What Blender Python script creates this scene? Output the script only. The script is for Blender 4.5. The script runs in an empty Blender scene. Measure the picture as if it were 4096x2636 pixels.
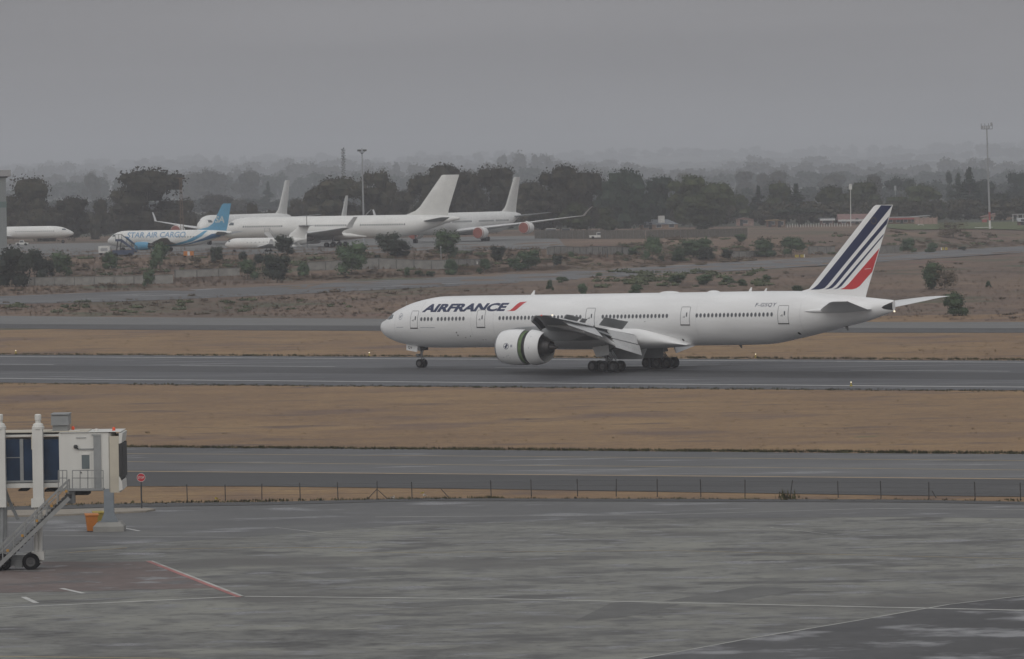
import bpy, bmesh, math, random
import numpy as np
from mathutils import Vector, Matrix
from mathutils.geometry import tessellate_polygon
rnd = random.Random(7)
SC = bpy.context.scene
COL = SC.collection
rad = math.radians

# ---------------------------------------------------------------- camera
F_PX, PW, PH = 20500.0, 4096.0, 2636.0          # focal length in photo pixels
HC, PITCH, ROLL = 21.7, (1318 - 745) / 20500.0, -0.0158
cam = bpy.data.cameras.new("camera")
cam.sensor_width = 36.0
cam.lens = 36.0 * F_PX / PW
cam.clip_start, cam.clip_end = 1.0, 40000.0
camo = bpy.data.objects.new("camera", cam)
COL.objects.link(camo)
_cp, _sp, _cr, _sr = math.cos(PITCH), math.sin(PITCH), math.cos(ROLL), math.sin(ROLL)
FV = Vector((0, _cp, -_sp)); _r = Vector((1, 0, 0)); _u = Vector((0, _sp, _cp))
RV = _cr * _r + _sr * _u; UV = -_sr * _r + _cr * _u
mw = Matrix((RV, UV, -FV)).transposed().to_4x4(); mw.translation = (0, 0, HC)
camo.matrix_world = mw
SC.camera = camo

# ---------------------------------------------------------------- sky, sun, exposure
SUN_EL, SUN_AZ = rad(36), rad(196)   # veiled sun behind the camera, a little to its left
W = bpy.data.worlds.new("World"); SC.world = W; W.use_nodes = True
nt = W.node_tree; nt.nodes.clear()
def nd(tree, t, **kw):
    n = tree.nodes.new(t)
    for k, v in kw.items(): setattr(n, k, v)
    return n
out = nd(nt, 'ShaderNodeOutputWorld'); bg = nd(nt, 'ShaderNodeBackground'); bg.inputs['Strength'].default_value = 0.1
sky = nd(nt, 'ShaderNodeTexSky'); sky.sky_type = 'NISHITA'; sky.sun_disc = False
sky.sun_elevation = SUN_EL; sky.sun_rotation = SUN_AZ; sky.air_density = 2.0; sky.dust_density = 6.0
tc = nd(nt, 'ShaderNodeTexCoord'); sx = nd(nt, 'ShaderNodeSeparateXYZ')
nt.links.new(tc.outputs['Generated'], sx.inputs[0])
ramp = nd(nt, 'ShaderNodeValToRGB'); cr = ramp.color_ramp           # overcast dome: zenith about three times the horizon
cr.elements[0].position = 0.0; cr.elements[0].color = (0.246, 0.238, 0.243, 1)
cr.elements[1].position = 1.0; cr.elements[1].color = (0.66, 0.668, 0.682, 1)
for p_, c_ in ((0.035, (0.242, 0.236, 0.244)), (0.08, (0.25, 0.246, 0.256)), (0.3, (0.37, 0.370, 0.381))):
    e_ = cr.elements.new(p_); e_.color = c_ + (1,)
nt.links.new(sx.outputs['Z'], ramp.inputs[0])
mp = nd(nt, 'ShaderNodeMapping'); mp.inputs['Scale'].default_value = (3.0, 3.0, 38.0)
nt.links.new(tc.outputs['Generated'], mp.inputs[0])
cn = nd(nt, 'ShaderNodeTexNoise'); cn.inputs['Scale'].default_value = 2.2; cn.inputs['Detail'].default_value = 5.0
nt.links.new(mp.outputs[0], cn.inputs['Vector'])
mr = nd(nt, 'ShaderNodeMapRange'); mr.inputs['From Min'].default_value = 0.3; mr.inputs['From Max'].default_value = 0.7
mr.inputs['To Min'].default_value = 8.9; mr.inputs['To Max'].default_value = 11.0
nt.links.new(cn.outputs['Fac'], mr.inputs['Value'])
vm = nd(nt, 'ShaderNodeVectorMath', operation='SCALE')
nt.links.new(ramp.outputs[0], vm.inputs[0]); nt.links.new(mr.outputs[0], vm.inputs['Scale'])
mx = nd(nt, 'ShaderNodeMix', data_type='RGBA'); mx.inputs[0].default_value = 0.95
nt.links.new(sky.outputs[0], mx.inputs[6]); nt.links.new(vm.outputs[0], mx.inputs[7])
nt.links.new(mx.outputs[2], bg.inputs['Color']); nt.links.new(bg.outputs[0], out.inputs['Surface'])
sl = bpy.data.lights.new("sun", 'SUN'); sl.energy = 0.95; sl.angle = rad(75); sl.color = (1.0, 0.985, 0.955)
so = bpy.data.objects.new("sun", sl); COL.objects.link(so)
_sd = Vector((math.sin(SUN_AZ) * math.cos(SUN_EL), math.cos(SUN_AZ) * math.cos(SUN_EL), math.sin(SUN_EL)))   # towards the sun
so.rotation_euler = _sd.to_track_quat('Z', 'Y').to_euler(); so.location = (0, -60, 300)
SC.view_settings.view_transform = 'Standard'; SC.view_settings.look = 'None'
SC.view_settings.exposure = 0.0; SC.view_settings.gamma = 1.0
SC.cycles.use_denoising = True
SC.cycles.max_bounces = 8; SC.cycles.volume_bounces = 1
SC.cycles.transparent_max_bounces = 8

# ---------------------------------------------------------------- materials
MATS = {}
def mat(name, col, rough=0.6, metal=0.0, var=0.12, scale=2.0, col2=None, stretch=(1, 1, 1), coat=0.0, spec=0.5, emit=None, bump=0.0, detail=6.0):
    """plain procedural paint / metal / stone: two tones of one colour mixed by noise"""
    if name in MATS: return MATS[name]
    m = bpy.data.materials.new(name); m.use_nodes = True; t = m.node_tree; b = t.nodes['Principled BSDF']
    c = nd(t, 'ShaderNodeTexCoord'); g = nd(t, 'ShaderNodeMapping'); g.inputs['Scale'].default_value = stretch
    n = nd(t, 'ShaderNodeTexNoise'); n.inputs['Scale'].default_value = scale; n.inputs['Detail'].default_value = detail
    t.links.new(c.outputs['Object'], g.inputs[0]); t.links.new(g.outputs[0], n.inputs['Vector'])
    r = nd(t, 'ShaderNodeMapRange'); r.inputs['From Min'].default_value = 0.3; r.inputs['From Max'].default_value = 0.7
    t.links.new(n.outputs['Fac'], r.inputs['Value'])
    x = nd(t, 'ShaderNodeMix', data_type='RGBA')
    if col2 is None:
        x.inputs[6].default_value = tuple(v * (1 - var) for v in col) + (1,); x.inputs[7].default_value = tuple(min(1, v * (1 + var)) for v in col) + (1,)
    else:
        x.inputs[6].default_value = tuple(col) + (1,); x.inputs[7].default_value = tuple(col2) + (1,)
    t.links.new(r.outputs[0], x.inputs[0]); t.links.new(x.outputs[2], b.inputs['Base Color'])
    b.inputs['Roughness'].default_value = rough; b.inputs['Metallic'].default_value = metal
    b.inputs['Specular IOR Level'].default_value = spec
    if coat: b.inputs['Coat Weight'].default_value = coat; b.inputs['Coat Roughness'].default_value = 0.15
    if emit: b.inputs['Emission Color'].default_value = tuple(emit[:3]) + (1,); b.inputs['Emission Strength'].default_value = emit[3]
    if bump:
        bp = nd(t, 'ShaderNodeBump'); bp.inputs['Strength'].default_value = bump; t.links.new(n.outputs['Fac'], bp.inputs['Height']); t.links.new(bp.outputs[0], b.inputs['Normal'])
    MATS[name] = m; return m

def ground_mat(name, stops, scales, weights, rough=(0.9, 0.9), patch=None, bump=0.0, spec=0.3, stretch=(1, 1, 1)):
    """layers of world-space noise driving a colour ramp; patch = (scale, lo, hi, colour, rough): patches with a shape of their own"""
    m = bpy.data.materials.new(name); m.use_nodes = True; t = m.node_tree; b = t.nodes['Principled BSDF']
    g = nd(t, 'ShaderNodeNewGeometry'); mpg = nd(t, 'ShaderNodeMapping'); mpg.inputs['Scale'].default_value = stretch
    t.links.new(g.outputs['Position'], mpg.inputs[0])
    acc = None
    for i, (s, w) in enumerate(zip(scales, weights)):
        n = nd(t, 'ShaderNodeTexNoise'); n.inputs['Scale'].default_value = s; n.inputs['Detail'].default_value = 4.0; n.inputs['Roughness'].default_value = 0.6
        t.links.new(mpg.outputs[0], n.inputs['Vector'])
        a = nd(t, 'ShaderNodeMath', operation='MULTIPLY_ADD'); a.inputs[1].default_value = w
        t.links.new(n.outputs['Fac'], a.inputs[0])
        if acc: t.links.new(acc.outputs[0], a.inputs[2])
        else: a.inputs[2].default_value = 0.0
        acc = a
    wm_ = sum(weights) / 2                                      # stretch the summed noise (its spread is narrow) over the ramp
    st = nd(t, 'ShaderNodeMapRange'); st.inputs['From Min'].default_value = wm_ - .15; st.inputs['From Max'].default_value = wm_ + .15; st.inputs['To Min'].default_value = .22; st.inputs['To Max'].default_value = .78
    t.links.new(acc.outputs[0], st.inputs['Value']); acc = st
    rp = nd(t, 'ShaderNodeValToRGB'); t.links.new(acc.outputs[0], rp.inputs[0])
    e = rp.color_ramp.elements
    e[0].position, e[0].color = stops[0][0], tuple(stops[0][1]) + (1,); e[1].position, e[1].color = stops[-1][0], tuple(stops[-1][1]) + (1,)
    for p, c in stops[1:-1]:
        q = e.new(p); q.color = tuple(c) + (1,)
    csock = rp.outputs[0]
    rr = nd(t, 'ShaderNodeMapRange'); rr.inputs['From Min'].default_value = 0.3; rr.inputs['From Max'].default_value = 0.7
    rr.inputs['To Min'].default_value, rr.inputs['To Max'].default_value = rough
    t.links.new(acc.outputs[0], rr.inputs['Value']); rsock = rr.outputs[0]
    for pt in (patch or []):
        ps, lo, hi, pc, pr = pt[:5]
        n = nd(t, 'ShaderNodeTexNoise'); n.inputs['Scale'].default_value = ps; n.inputs['Detail'].default_value = 5.0; n.inputs['Roughness'].default_value = 0.55
        if len(pt) > 5:
            mq = nd(t, 'ShaderNodeMapping'); mq.inputs['Location'].default_value = pt[5]
            if len(pt) > 6: mq.inputs['Scale'].default_value = pt[6]
            t.links.new(mpg.outputs[0], mq.inputs[0]); t.links.new(mq.outputs[0], n.inputs['Vector'])
        else: t.links.new(mpg.outputs[0], n.inputs['Vector'])
        k = nd(t, 'ShaderNodeMapRange'); k.inputs['From Min'].default_value = lo; k.inputs['From Max'].default_value = hi; t.links.new(n.outputs['Fac'], k.inputs['Value'])
        x = nd(t, 'ShaderNodeMix', data_type='RGBA'); t.links.new(k.outputs[0], x.inputs[0]); t.links.new(csock, x.inputs[6]); x.inputs[7].default_value = tuple(pc) + (1,); csock = x.outputs[2]
        y = nd(t, 'ShaderNodeMix', data_type='FLOAT'); t.links.new(k.outputs[0], y.inputs[0]); t.links.new(rsock, y.inputs[2]); y.inputs[3].default_value = pr; rsock = y.outputs[0]
    t.links.new(csock, b.inputs['Base Color']); t.links.new(rsock, b.inputs['Roughness']); b.inputs['Specular IOR Level'].default_value = spec
    if bump:
        bp = nd(t, 'ShaderNodeBump'); bp.inputs['Strength'].default_value = bump; bp.inputs['Distance'].default_value = 0.2; t.links.new(acc.outputs[0], bp.inputs['Height']); t.links.new(bp.outputs[0], b.inputs['Normal'])
    MATS[name] = m; return m

M_GROUND = ground_mat('dry_grass_ground', [(0.28, (0.168, 0.108, 0.066)), (0.43, (0.218, 0.140, 0.080)), (0.57, (0.262, 0.170, 0.090)), (0.72, (0.315, 0.21, 0.108))],
                      (0.02, 0.14, 1.0, 3.2), (0.32, 0.26, 0.34, 0.28), patch=[(0.16, 0.57, 0.68, (0.15, 0.104, 0.078), 0.95, (8, 2, 0), (.5, 1, 1)), (0.045, 0.55, 0.68, (0.165, 0.112, 0.085), 0.95), (0.11, 0.66, 0.8, (0.12, 0.13, 0.07), 0.95, (31, 7, 0))], bump=0.4)
M_FIELD = ground_mat('rough_field', [(0.28, (0.092, 0.067, 0.054)), (0.44, (0.132, 0.093, 0.070)), (0.56, (0.168, 0.115, 0.082)), (0.72, (0.21, 0.148, 0.098))],
                     (0.012, 0.07, 0.5, 2.5), (0.4, 0.28, 0.2, 0.12), patch=[(0.03, 0.57, 0.68, (0.075, 0.085, 0.05), 0.95), (0.05, 0.62, 0.74, (0.17, 0.095, 0.078), 0.95, (11, 70, 0)), (0.02, 0.56, 0.68, (0.10, 0.085, 0.058), 0.95, (3, 9, 0))], bump=0.4)
M_APRON = ground_mat('apron_concrete', [(0.26, (0.070, 0.069, 0.067)), (0.42, (0.155, 0.155, 0.146)), (0.56, (0.202, 0.202, 0.186)), (0.74, (0.245, 0.245, 0.224))],
                     (0.035, 0.22, 1.1, 5.0), (0.34, 0.34, 0.36, 0.16), rough=(0.75, 0.88), stretch=(0.75, 1, 1),
                     patch=[(0.15, 0.50, 0.64, (0.238, 0.237, 0.212), 0.85, (50, 3, 0)), (0.36, 0.54, 0.67, (0.105, 0.105, 0.104), 0.7), (0.20, 0.54, 0.64, (0.092, 0.091, 0.088), 0.7, (77, 31, 0)), (1.5, 0.58, 0.68, (0.10, 0.097, 0.092), 0.75, (7, 11, 0)),
                            (0.34, 0.56, 0.68, (0.15, 0.15, 0.158), 0.26, (9, 3, 0)), (0.06, 0.54, 0.66, (0.10, 0.097, 0.09), 0.6, (19, 63, 0))], spec=0.35)
M_ASPH = ground_mat('wet_asphalt', [(0.30, (0.080, 0.080, 0.083)), (0.45, (0.105, 0.105, 0.108)), (0.56, (0.128, 0.128, 0.131)), (0.70, (0.155, 0.155, 0.157))],
                    (0.02, 0.1, 0.7, 5.0), (0.36, 0.3, 0.24, 0.1), rough=(0.7, 0.82), stretch=(0.3, 1, 1), patch=[(0.25, 0.58, 0.7, (0.15, 0.15, 0.156), 0.27), (0.16, 0.56, 0.68, (0.07, 0.07, 0.072), 0.65, (5, 40, 0))], spec=0.4)
M_RUNWAY = ground_mat('runway_asphalt', [(0.30, (0.045, 0.046, 0.052)), (0.45, (0.065, 0.067, 0.074)), (0.56, (0.086, 0.088, 0.095)), (0.70, (0.112, 0.114, 0.12))],
                      (0.02, 0.14, 0.8, 5.0), (0.36, 0.36, 0.34, 0.14), rough=(0.66, 0.78), stretch=(0.16, 1, 1), patch=[(0.2, 0.6, 0.72, (0.11, 0.112, 0.118), 0.3), (0.12, 0.58, 0.7, (0.035, 0.035, 0.037), 0.45, (5, 40, 0))], spec=0.5)
M_ASPH_D = ground_mat('dark_asphalt', [(0.3, (0.050, 0.050, 0.051)), (0.5, (0.068, 0.068, 0.069)), (0.7, (0.088, 0.088, 0.089))], (0.03, 0.2, 1.0), (0.45, 0.35, 0.2), rough=(0.75, 0.85), stretch=(0.3, 1, 1), spec=0.35)
M_CONC = ground_mat('taxiway_concrete', [(0.3, (0.11, 0.11, 0.108)), (0.5, (0.14, 0.14, 0.137)), (0.7, (0.17, 0.17, 0.166))], (0.03, 0.2, 1.0), (0.45, 0.35, 0.2), rough=(0.7, 0.82), stretch=(0.3, 1, 1), spec=0.45)
M_HILL = ground_mat('wooded_hill', [(0.30, (0.030, 0.036, 0.026)), (0.5, (0.045, 0.05, 0.034)), (0.7, (0.07, 0.066, 0.045))], (0.004, 0.03, 0.2), (0.45, 0.35, 0.2), patch=[(0.006, 0.64, 0.67, (0.19, 0.15, 0.115), 0.95)])
M_GREEN = mat('sports_lawn', (0.10, 0.115, 0.055), 0.95, var=0.2, scale=0.2, spec=0.2)

# ---------------------------------------------------------------- mesh helpers
class MB:
    def __init__(s): s.v = []; s.f = []; s.m = []
    def add(s, vs, fs, mi=0):
        o = len(s.v); s.v += [tuple(v) for v in vs]
        for f in fs: s.f.append([i + o for i in f]); s.m.append(mi)
    def box(s, c, d, mi=0, rz=0.0, M=None):
        x, y, z = d[0] / 2, d[1] / 2, d[2] / 2
        vs = [Vector((i * x, j * y, k * z)) for k in (-1, 1) for j in (-1, 1) for i in (-1, 1)]
        R = M if M is not None else Matrix.Rotation(rz, 3, 'Z')
        vs = [R @ v + Vector(c) for v in vs]
        s.add(vs, [(0, 2, 3, 1), (4, 5, 7, 6), (0, 1, 5, 4), (2, 6, 7, 3), (0, 4, 6, 2), (1, 3, 7, 5)], mi)
    def span(s, a, b, mi=0):
        s.box([(a[i] + b[i]) / 2 for i in range(3)], [abs(b[i] - a[i]) for i in range(3)], mi)
    def tube(s, a, b, r0, r1=None, n=8, mi=0, caps=True):
        r1 = r0 if r1 is None else r1
        a, b = Vector(a), Vector(b); d = (b - a).normalized(); u = d.orthogonal().normalized(); w = d.cross(u)
        vs = []
        for p, r in ((a, r0), (b, r1)):
            for i in range(n):
                t = 2 * math.pi * i / n; vs.append(p + u * (r * math.cos(t)) + w * (r * math.sin(t)))
        fs = [(i, (i + 1) % n, n + (i + 1) % n, n + i) for i in range(n)]
        if caps: fs += [tuple(range(n - 1, -1, -1)), tuple(range(n, 2 * n))]
        s.add(vs, fs, mi)
    def bar(s, a, b, w, h, mi=0):
        a, b = Vector(a), Vector(b); d = b - a; L = d.length; d.normalize()
        up = Vector((0, 0, 1)) if abs(d.z) < 0.99 else Vector((0, 1, 0))
        y = up.cross(d).normalized(); z = d.cross(y)
        s.box((a + b) / 2, (L, w, h), mi, M=Matrix((d, y, z)).transposed())
    def rings(s, rings, mi=0, cap0=False, cap1=False, closed=True):
        n = len(rings[0]); vs = [p for r in rings for p in r]; fs = []
        for k in range(len(rings) - 1):
            for i in range(n if closed else n - 1):
                j = (i + 1) % n
                fs.append((k * n + i, k * n + j, (k + 1) * n + j, (k + 1) * n + i))
        if cap0: fs.append(tuple(range(n - 1, -1, -1)))
        if cap1: fs.append(tuple(range((len(rings) - 1) * n, len(rings) * n)))
        s.add(vs, fs, mi)
    def lathe(s, prof, o, ax='X', n=32, mi=0):
        """prof = [(along, radius)] turned about an axis through o"""
        rg = []
        for a, r in prof:
            ring = []
            for i in range(n):
                t = 2 * math.pi * i / n; c, d = r * math.cos(t), r * math.sin(t)
                ring.append((o[0] + a, o[1] + c, o[2] + d) if ax == 'X' else ((o[0] + c, o[1] + a, o[2] + d) if ax == 'Y' else (o[0] + c, o[1] + d, o[2] + a)))
            rg.append(ring)
        s.rings(rg, mi)
    def prism(s, poly, off, mi=0):
        """flat polygon (list of 3d points) pushed along off"""
        n = len(poly); a = [Vector(p) for p in poly]; b = [p + Vector(off) for p in a]
        s.add(a + b, [tuple(range(n - 1, -1, -1)), tuple(range(n, 2 * n))] + [(i, (i + 1) % n, n + (i + 1) % n, n + i) for i in range(n)], mi)
    def ball(s, c, r, n=10, mi=0, sc=(1, 1, 1)):
        rg = []
        for k in range(1, n // 2):
            ph = math.pi * k / (n // 2)
            rg.append([(c[0] + sc[0] * r * math.sin(ph) * math.cos(2 * math.pi * i / n), c[1] + sc[1] * r * math.sin(ph) * math.sin(2 * math.pi * i / n), c[2] + sc[2] * r * math.cos(ph)) for i in range(n)])
        s.rings(rg, mi, True, True)
    def build(s, name, mats, parent=None, angle=35, recalc=True, loc=None):
        me = bpy.data.meshes.new(name); me.from_pydata(s.v, [], s.f)
        for m in (mats if isinstance(mats, (list, tuple)) else [mats]): me.materials.append(m)
        if len(set(s.m)) > 1: me.polygons.foreach_set('material_index', s.m)
        if recalc:
            bm = bmesh.new(); bm.from_mesh(me); bmesh.ops.recalc_face_normals(bm, faces=bm.faces); bm.to_mesh(me); bm.free()
        if angle:
            me.polygons.foreach_set('use_smooth', [True] * len(me.polygons)); me.set_sharp_from_angle(angle=rad(angle))
        me.update()
        o = bpy.data.objects.new(name, me); COL.objects.link(o)
        if parent is not None: o.parent = parent
        if loc is not None: o.location = loc
        return o

def thing(name, label, cat, loc=(0, 0, 0), rz=0.0, group=None):
    o = bpy.data.objects.new(name, None); o.empty_display_size = 1.0; COL.objects.link(o)
    o.location = loc; o.rotation_euler = (0, 0, rz); o['label'] = label; o['category'] = cat
    if group: o['group'] = group
    return o
def tag(o, label, cat, group=None):
    o['label'] = label; o['category'] = cat
    if group: o['group'] = group
    return o
def kind(o, k, label=None, cat=None):
    o['kind'] = k
    if label: o['label'] = label
    if cat: o['category'] = cat
    return o
def copy_tree(o, parent=None):
    c = o.copy(); COL.objects.link(c)
    if parent is not None: c.parent = parent
    for ch in o.children: copy_tree(ch, c)
    return c
def inst(src, name, parent, loc, rot=(0, 0, 0), sc=(1, 1, 1)):
    c = src.copy(); COL.objects.link(c); c.name = name; c.parent = parent; c.location = loc; c.rotation_euler = rot; c.scale = sc
    return c
def lerp(x, pts):
    """piecewise-linear table [(x, a, b ...)]"""
    if x <= pts[0][0]: return pts[0][1:]
    for a, b in zip(pts, pts[1:]):
        if x <= b[0]:
            t = (x - a[0]) / (b[0] - a[0]); return tuple(p + (q - p) * t for p, q in zip(a[1:], b[1:]))
    return pts[-1][1:]
def smooth_table(pts, n=4):
    """Catmull-Rom refinement of a table, monotone in x"""
    o = []
    P = [np.array(p, float) for p in pts]
    for i in range(len(P) - 1):
        p1, p2 = P[i], P[i + 1]
        h = p2[0] - p1[0]
        def tang(k):
            if k <= 0: return (P[1] - P[0]) / (P[1][0] - P[0][0])
            if k >= len(P) - 1: return (P[-1] - P[-2]) / (P[-1][0] - P[-2][0])
            a = (P[k] - P[k - 1]) / (P[k][0] - P[k - 1][0]); b = (P[k + 1] - P[k]) / (P[k + 1][0] - P[k][0])
            m = np.where(a * b > 0, 2 * a * b / np.where(np.abs(a + b) < 1e-9, 1, a + b), 0); return m
        m1, m2 = tang(i) * h, tang(i + 1) * h
        for k in range(n):
            t = k / n; t2, t3 = t * t, t * t * t
            q = (2 * t3 - 3 * t2 + 1) * p1 + (t3 - 2 * t2 + t) * m1 + (-2 * t3 + 3 * t2) * p2 + (t3 - t2) * m2
            q[0] = p1[0] + h * t; o.append(tuple(q))
    o.append(tuple(P[-1])); return o
def sstep(x, a, b):
    t = min(1.0, max(0.0, (x - a) / (b - a))); return t * t * (3 - 2 * t)

# ---------------------------------------------------------------- terrain
def gz(X, Y):
    z = 3.0 * sstep(Y, 820, 1010)
    d = lerp(X, [(-160, -20.0), (-28, 0.0), (10, 60.0), (42, 170.0), (135, 345.0), (300, 500.0)])[0]
    z += 4.2 * sstep(Y, 1045 + d, 1140 + d)
    if Y > 1900: z += lerp(Y, [(1900, 0.0), (2600, 0.5), (4500, 5.0), (8000, 24.0), (12000, 53.0), (15500, 88.0), (17500, 108.0)])[0]
    if Y > 2500: z += sstep(Y, 2500, 9000) * (7 * math.sin(X * 0.0063 + Y * 0.0011) + 4 * math.sin(X * .017 + Y * .002))
    if 980 < Y < 1300: z += 0.25 * math.sin(X * 0.21) * math.sin(Y * 0.13)
    return z
def ray(px, py): return FV + RV * ((px - PW / 2) / F_PX) - UV * ((py - PH / 2) / F_PX)
def hit(px, py):
    """photo pixel -> point on the terrain"""
    d = ray(px, py); t0 = t = 150.0
    while t < 17000:
        p = Vector((0, 0, HC)) + d * t
        if p.z < gz(p.x, p.y):
            a, b = t0, t
            for _ in range(30):
                m = (a + b) / 2; p = Vector((0, 0, HC)) + d * m
                if p.z < gz(p.x, p.y): b = m
                else: a = m
            return Vector((p.x, p.y, gz(p.x, p.y)))
        t0 = t; t *= 1.01
    p = Vector((0, 0, HC)) + d * 12000; return p
def at(px, py, Y):
    d = ray(px, py); t = Y / d.y; p = Vector((0, 0, HC)) + d * t; return p
D2F = 4096 / 2393.0        # the overview's pixels -> photo pixels

def sheet(name, top, bot, m, dz, nx=60, ny=8):
    """a draped strip between two edge polylines given in photo pixels"""
    def ext(pl):
        a, b = pl[0], pl[1]; c, d = pl[-2], pl[-1]
        return [(a[0] - 3000, a[1] - (b[1] - a[1]) / (b[0] - a[0]) * 3000)] + list(pl) + [(d[0] + 3000, d[1] + (d[1] - c[1]) / (d[0] - c[0]) * 3000)]
    T, B = ext(top), ext(bot); mb = MB(); vs = []
    for i in range(nx + 1):
        x = -2900 + (PW + 5800) * i / nx
        a, b = hit(x, lerp(x, T)[0]), hit(x, lerp(x, B)[0])
        for j in range(ny + 1):
            p = a.lerp(b, j / ny); vs.append((p.x, p.y, gz(p.x, p.y) + dz))
    fs = [(i * (ny + 1) + j, i * (ny + 1) + j + 1, (i + 1) * (ny + 1) + j + 1, (i + 1) * (ny + 1) + j) for i in range(nx) for j in range(ny)]
    mb.add(vs, fs); o = mb.build(name, m, recalc=False, angle=60)
    if o.data.polygons[0].normal.z < 0: o.data.flip_normals()
    return kind(o, 'structure')
def stripe(mb, pts, w, dz, mi=0, n=12, dash=None):
    """painted line of width w metres along photo-pixel polyline"""
    P = []
    for a, b in zip(pts, pts[1:]):
        for k in range(n): P.append(hit(a[0] + (b[0] - a[0]) * k / n, a[1] + (b[1] - a[1]) * k / n))
    P.append(hit(*pts[-1]))
    run = 0.0
    for a, b in zip(P, P[1:]):
        d = (b - a); L = d.length; run += L
        if dash and (run % (dash[0] + dash[1])) > dash[0]: continue
        d.normalize(); s = Vector((-d.y, d.x, 0)).normalized() * (w / 2)
        q = [a + s, b + s, b - s, a - s]
        mb.add([(p.x, p.y, gz(p.x, p.y) + dz) for p in q], [(0, 1, 2, 3)], mi)

mb = MB()
ys = [-40, 60, 150, 250, 400, 600, 800] + [820 + 12 * i for i in range(62)] + [1580 + 60 * i for i in range(20)] + [2800 + 300 * i for i in range(50)]
xs = [-3200, -2600, -2200, -1800, -1500, -1200, -1000, -850, -700, -580, -470, -380] + [-300 + 12 * i for i in range(51)] + [380, 470, 580, 700, 850, 1000, 1200, 1500, 1800, 2200, 2600, 3200]
mb.add([(x, y, gz(x, y)) for y in ys for x in xs], [(j * len(xs) + i, j * len(xs) + i + 1, (j + 1) * len(xs) + i + 1, (j + 1) * len(xs) + i) for j in range(len(ys) - 1) for i in range(len(xs) - 1)],0)
mb.m = [0 if ys[k // (len(xs) - 1)] < 810 else (1 if ys[k // (len(xs) - 1)] < 1700 else 2) for k in range(len(mb.f))]
kind(mb.build('ground', [M_GROUND, M_FIELD, M_HILL], recalc=False, angle=60), 'structure')

# pavements, from the far side to the near side
sheet('taxiway', [(0, 1186), (500, 1166), (1000, 1150), (1500, 1123), (2000, 1099), (2500, 1074), (2776, 1058), (3600, 1013), (4096, 984)],
      [(0, 1218), (500, 1206), (1000, 1186), (1500, 1161), (2000, 1136), (2500, 1107), (2776, 1094), (3600, 1043), (4096, 1010)], M_ASPH, 0.05, nx=120)
mb = MB(); stripe(mb, [(-400, 1214), (0, 1204), (500, 1187), (1000, 1168), (1500, 1142), (2000, 1118), (2776, 1076), (3600, 1029), (4096, 998), (4500, 974)], 0.6, 0.09)
M_WHITE = mat('white_road_paint', (0.50, 0.50, 0.485), 0.6, var=0.22, scale=0.8)
M_YEL = mat('yellow_road_paint', (0.40, 0.31, 0.15), 0.6, var=0.25, scale=0.6)
M_ORG = mat('orange_road_paint', (0.48, 0.33, 0.17), 0.6, var=0.2, scale=0.6)
M_FAINT = mat('worn_road_paint', (0.38, 0.38, 0.355), 0.6, var=0.3, scale=0.5)
M_REDP = mat('red_road_paint', (0.34, 0.12, 0.11), 0.6, var=0.2, scale=0.5)
sheet('road', [(0, 1264), (500, 1269), (3596, 1289), (4096, 1288)], [(0, 1296), (500, 1299), (3596, 1313), (4096, 1313)], M_CONC, 0.03)
sheet('road_shoulder', [(0, 1296), (500, 1299), (3596, 1313), (4096, 1313)], [(0, 1314), (500, 1320), (3596, 1332), (4096, 1332)], M_ASPH_D, 0.034)
sheet('runway', [(0, 1419), (500, 1421), (3596, 1441), (4096, 1443)], [(0, 1531), (500, 1537), (3596, 1562), (4096, 1562)], M_RUNWAY, 0.03, ny=6)
M_RUBBER = ground_mat('rubber_streaks', [(0.3, (0.026, 0.027, 0.030)), (0.5, (0.040, 0.041, 0.045)), (0.7, (0.062, 0.063, 0.068))], (0.02, 0.12, 0.8), (0.4, 0.35, 0.25), rough=(0.66, 0.78), stretch=(0.08, 1, 1), spec=0.5)
sheet('runway_rubber', [(0, 1462), (500, 1464), (3596, 1490), (4096, 1493)], [(0, 1484), (500, 1487), (3596, 1516), (4096, 1520)], M_RUBBER, 0.034, ny=2)
mb2 = MB()
stripe(mb2, [(-2000, 1498), (0, 1515), (4096, 1549.4), (6500, 1569)], 1.0, 0.038, n=4)
stripe(mb2, [(-2000, 1414), (422, 1429.5), (4050, 1450), (6500, 1464)], 0.9, 0.038, n=4)
for a, b in ((-400, 215), (720, 1340), (1980, 2620), (3400, 4040), (4500, 5100)):
    y = lambda x: 1457.8 + (1486.4 - 1457.8) * x / 4096
    stripe(mb2, [(a, y(a)), (b, y(b))], 0.55, 0.038, n=2)
kind(mb2.build('runway_marking', M_WHITE, recalc=False, angle=0), 'structure')
sheet('near_taxiway', [(500, 1790.5), (1000, 1793), (3596, 1815.5), (4096, 1818)], [(500, 1946), (1000, 1946), (2000, 1958), (3596, 1983), (4096, 1988)], M_ASPH, 0.03).name = 'taxiway.001'
sheet('dark', [(500, 1889), (1000, 1892), (3596, 1916), (4096, 1920)], [(500, 1946), (1000, 1946), (2000, 1958), (3596, 1983), (4096, 1988)], M_ASPH_D, 0.034).name = 'taxiway_shoulder'
mb3 = MB()
for l in ([(-1500, 1798), (500, 1816), (1000, 1819), (3596, 1840), (4096, 1844), (6000, 1860)], [(-1500, 1829), (500, 1848), (1000, 1853), (3596, 1877), (4096, 1882), (6000, 1900)]): stripe(mb3, l, 0.36, 0.040, 0, n=4)
stripe(mb3, [(-1500, 1869), (500, 1887), (1000, 1890.6), (3596, 1913), (4096, 1918), (6000, 1935)], 0.5, 0.042, 1, n=4)
kind(mb3.build('taxiway_marking', [M_YEL, M_ORG], recalc=False, angle=0), 'structure')
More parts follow.
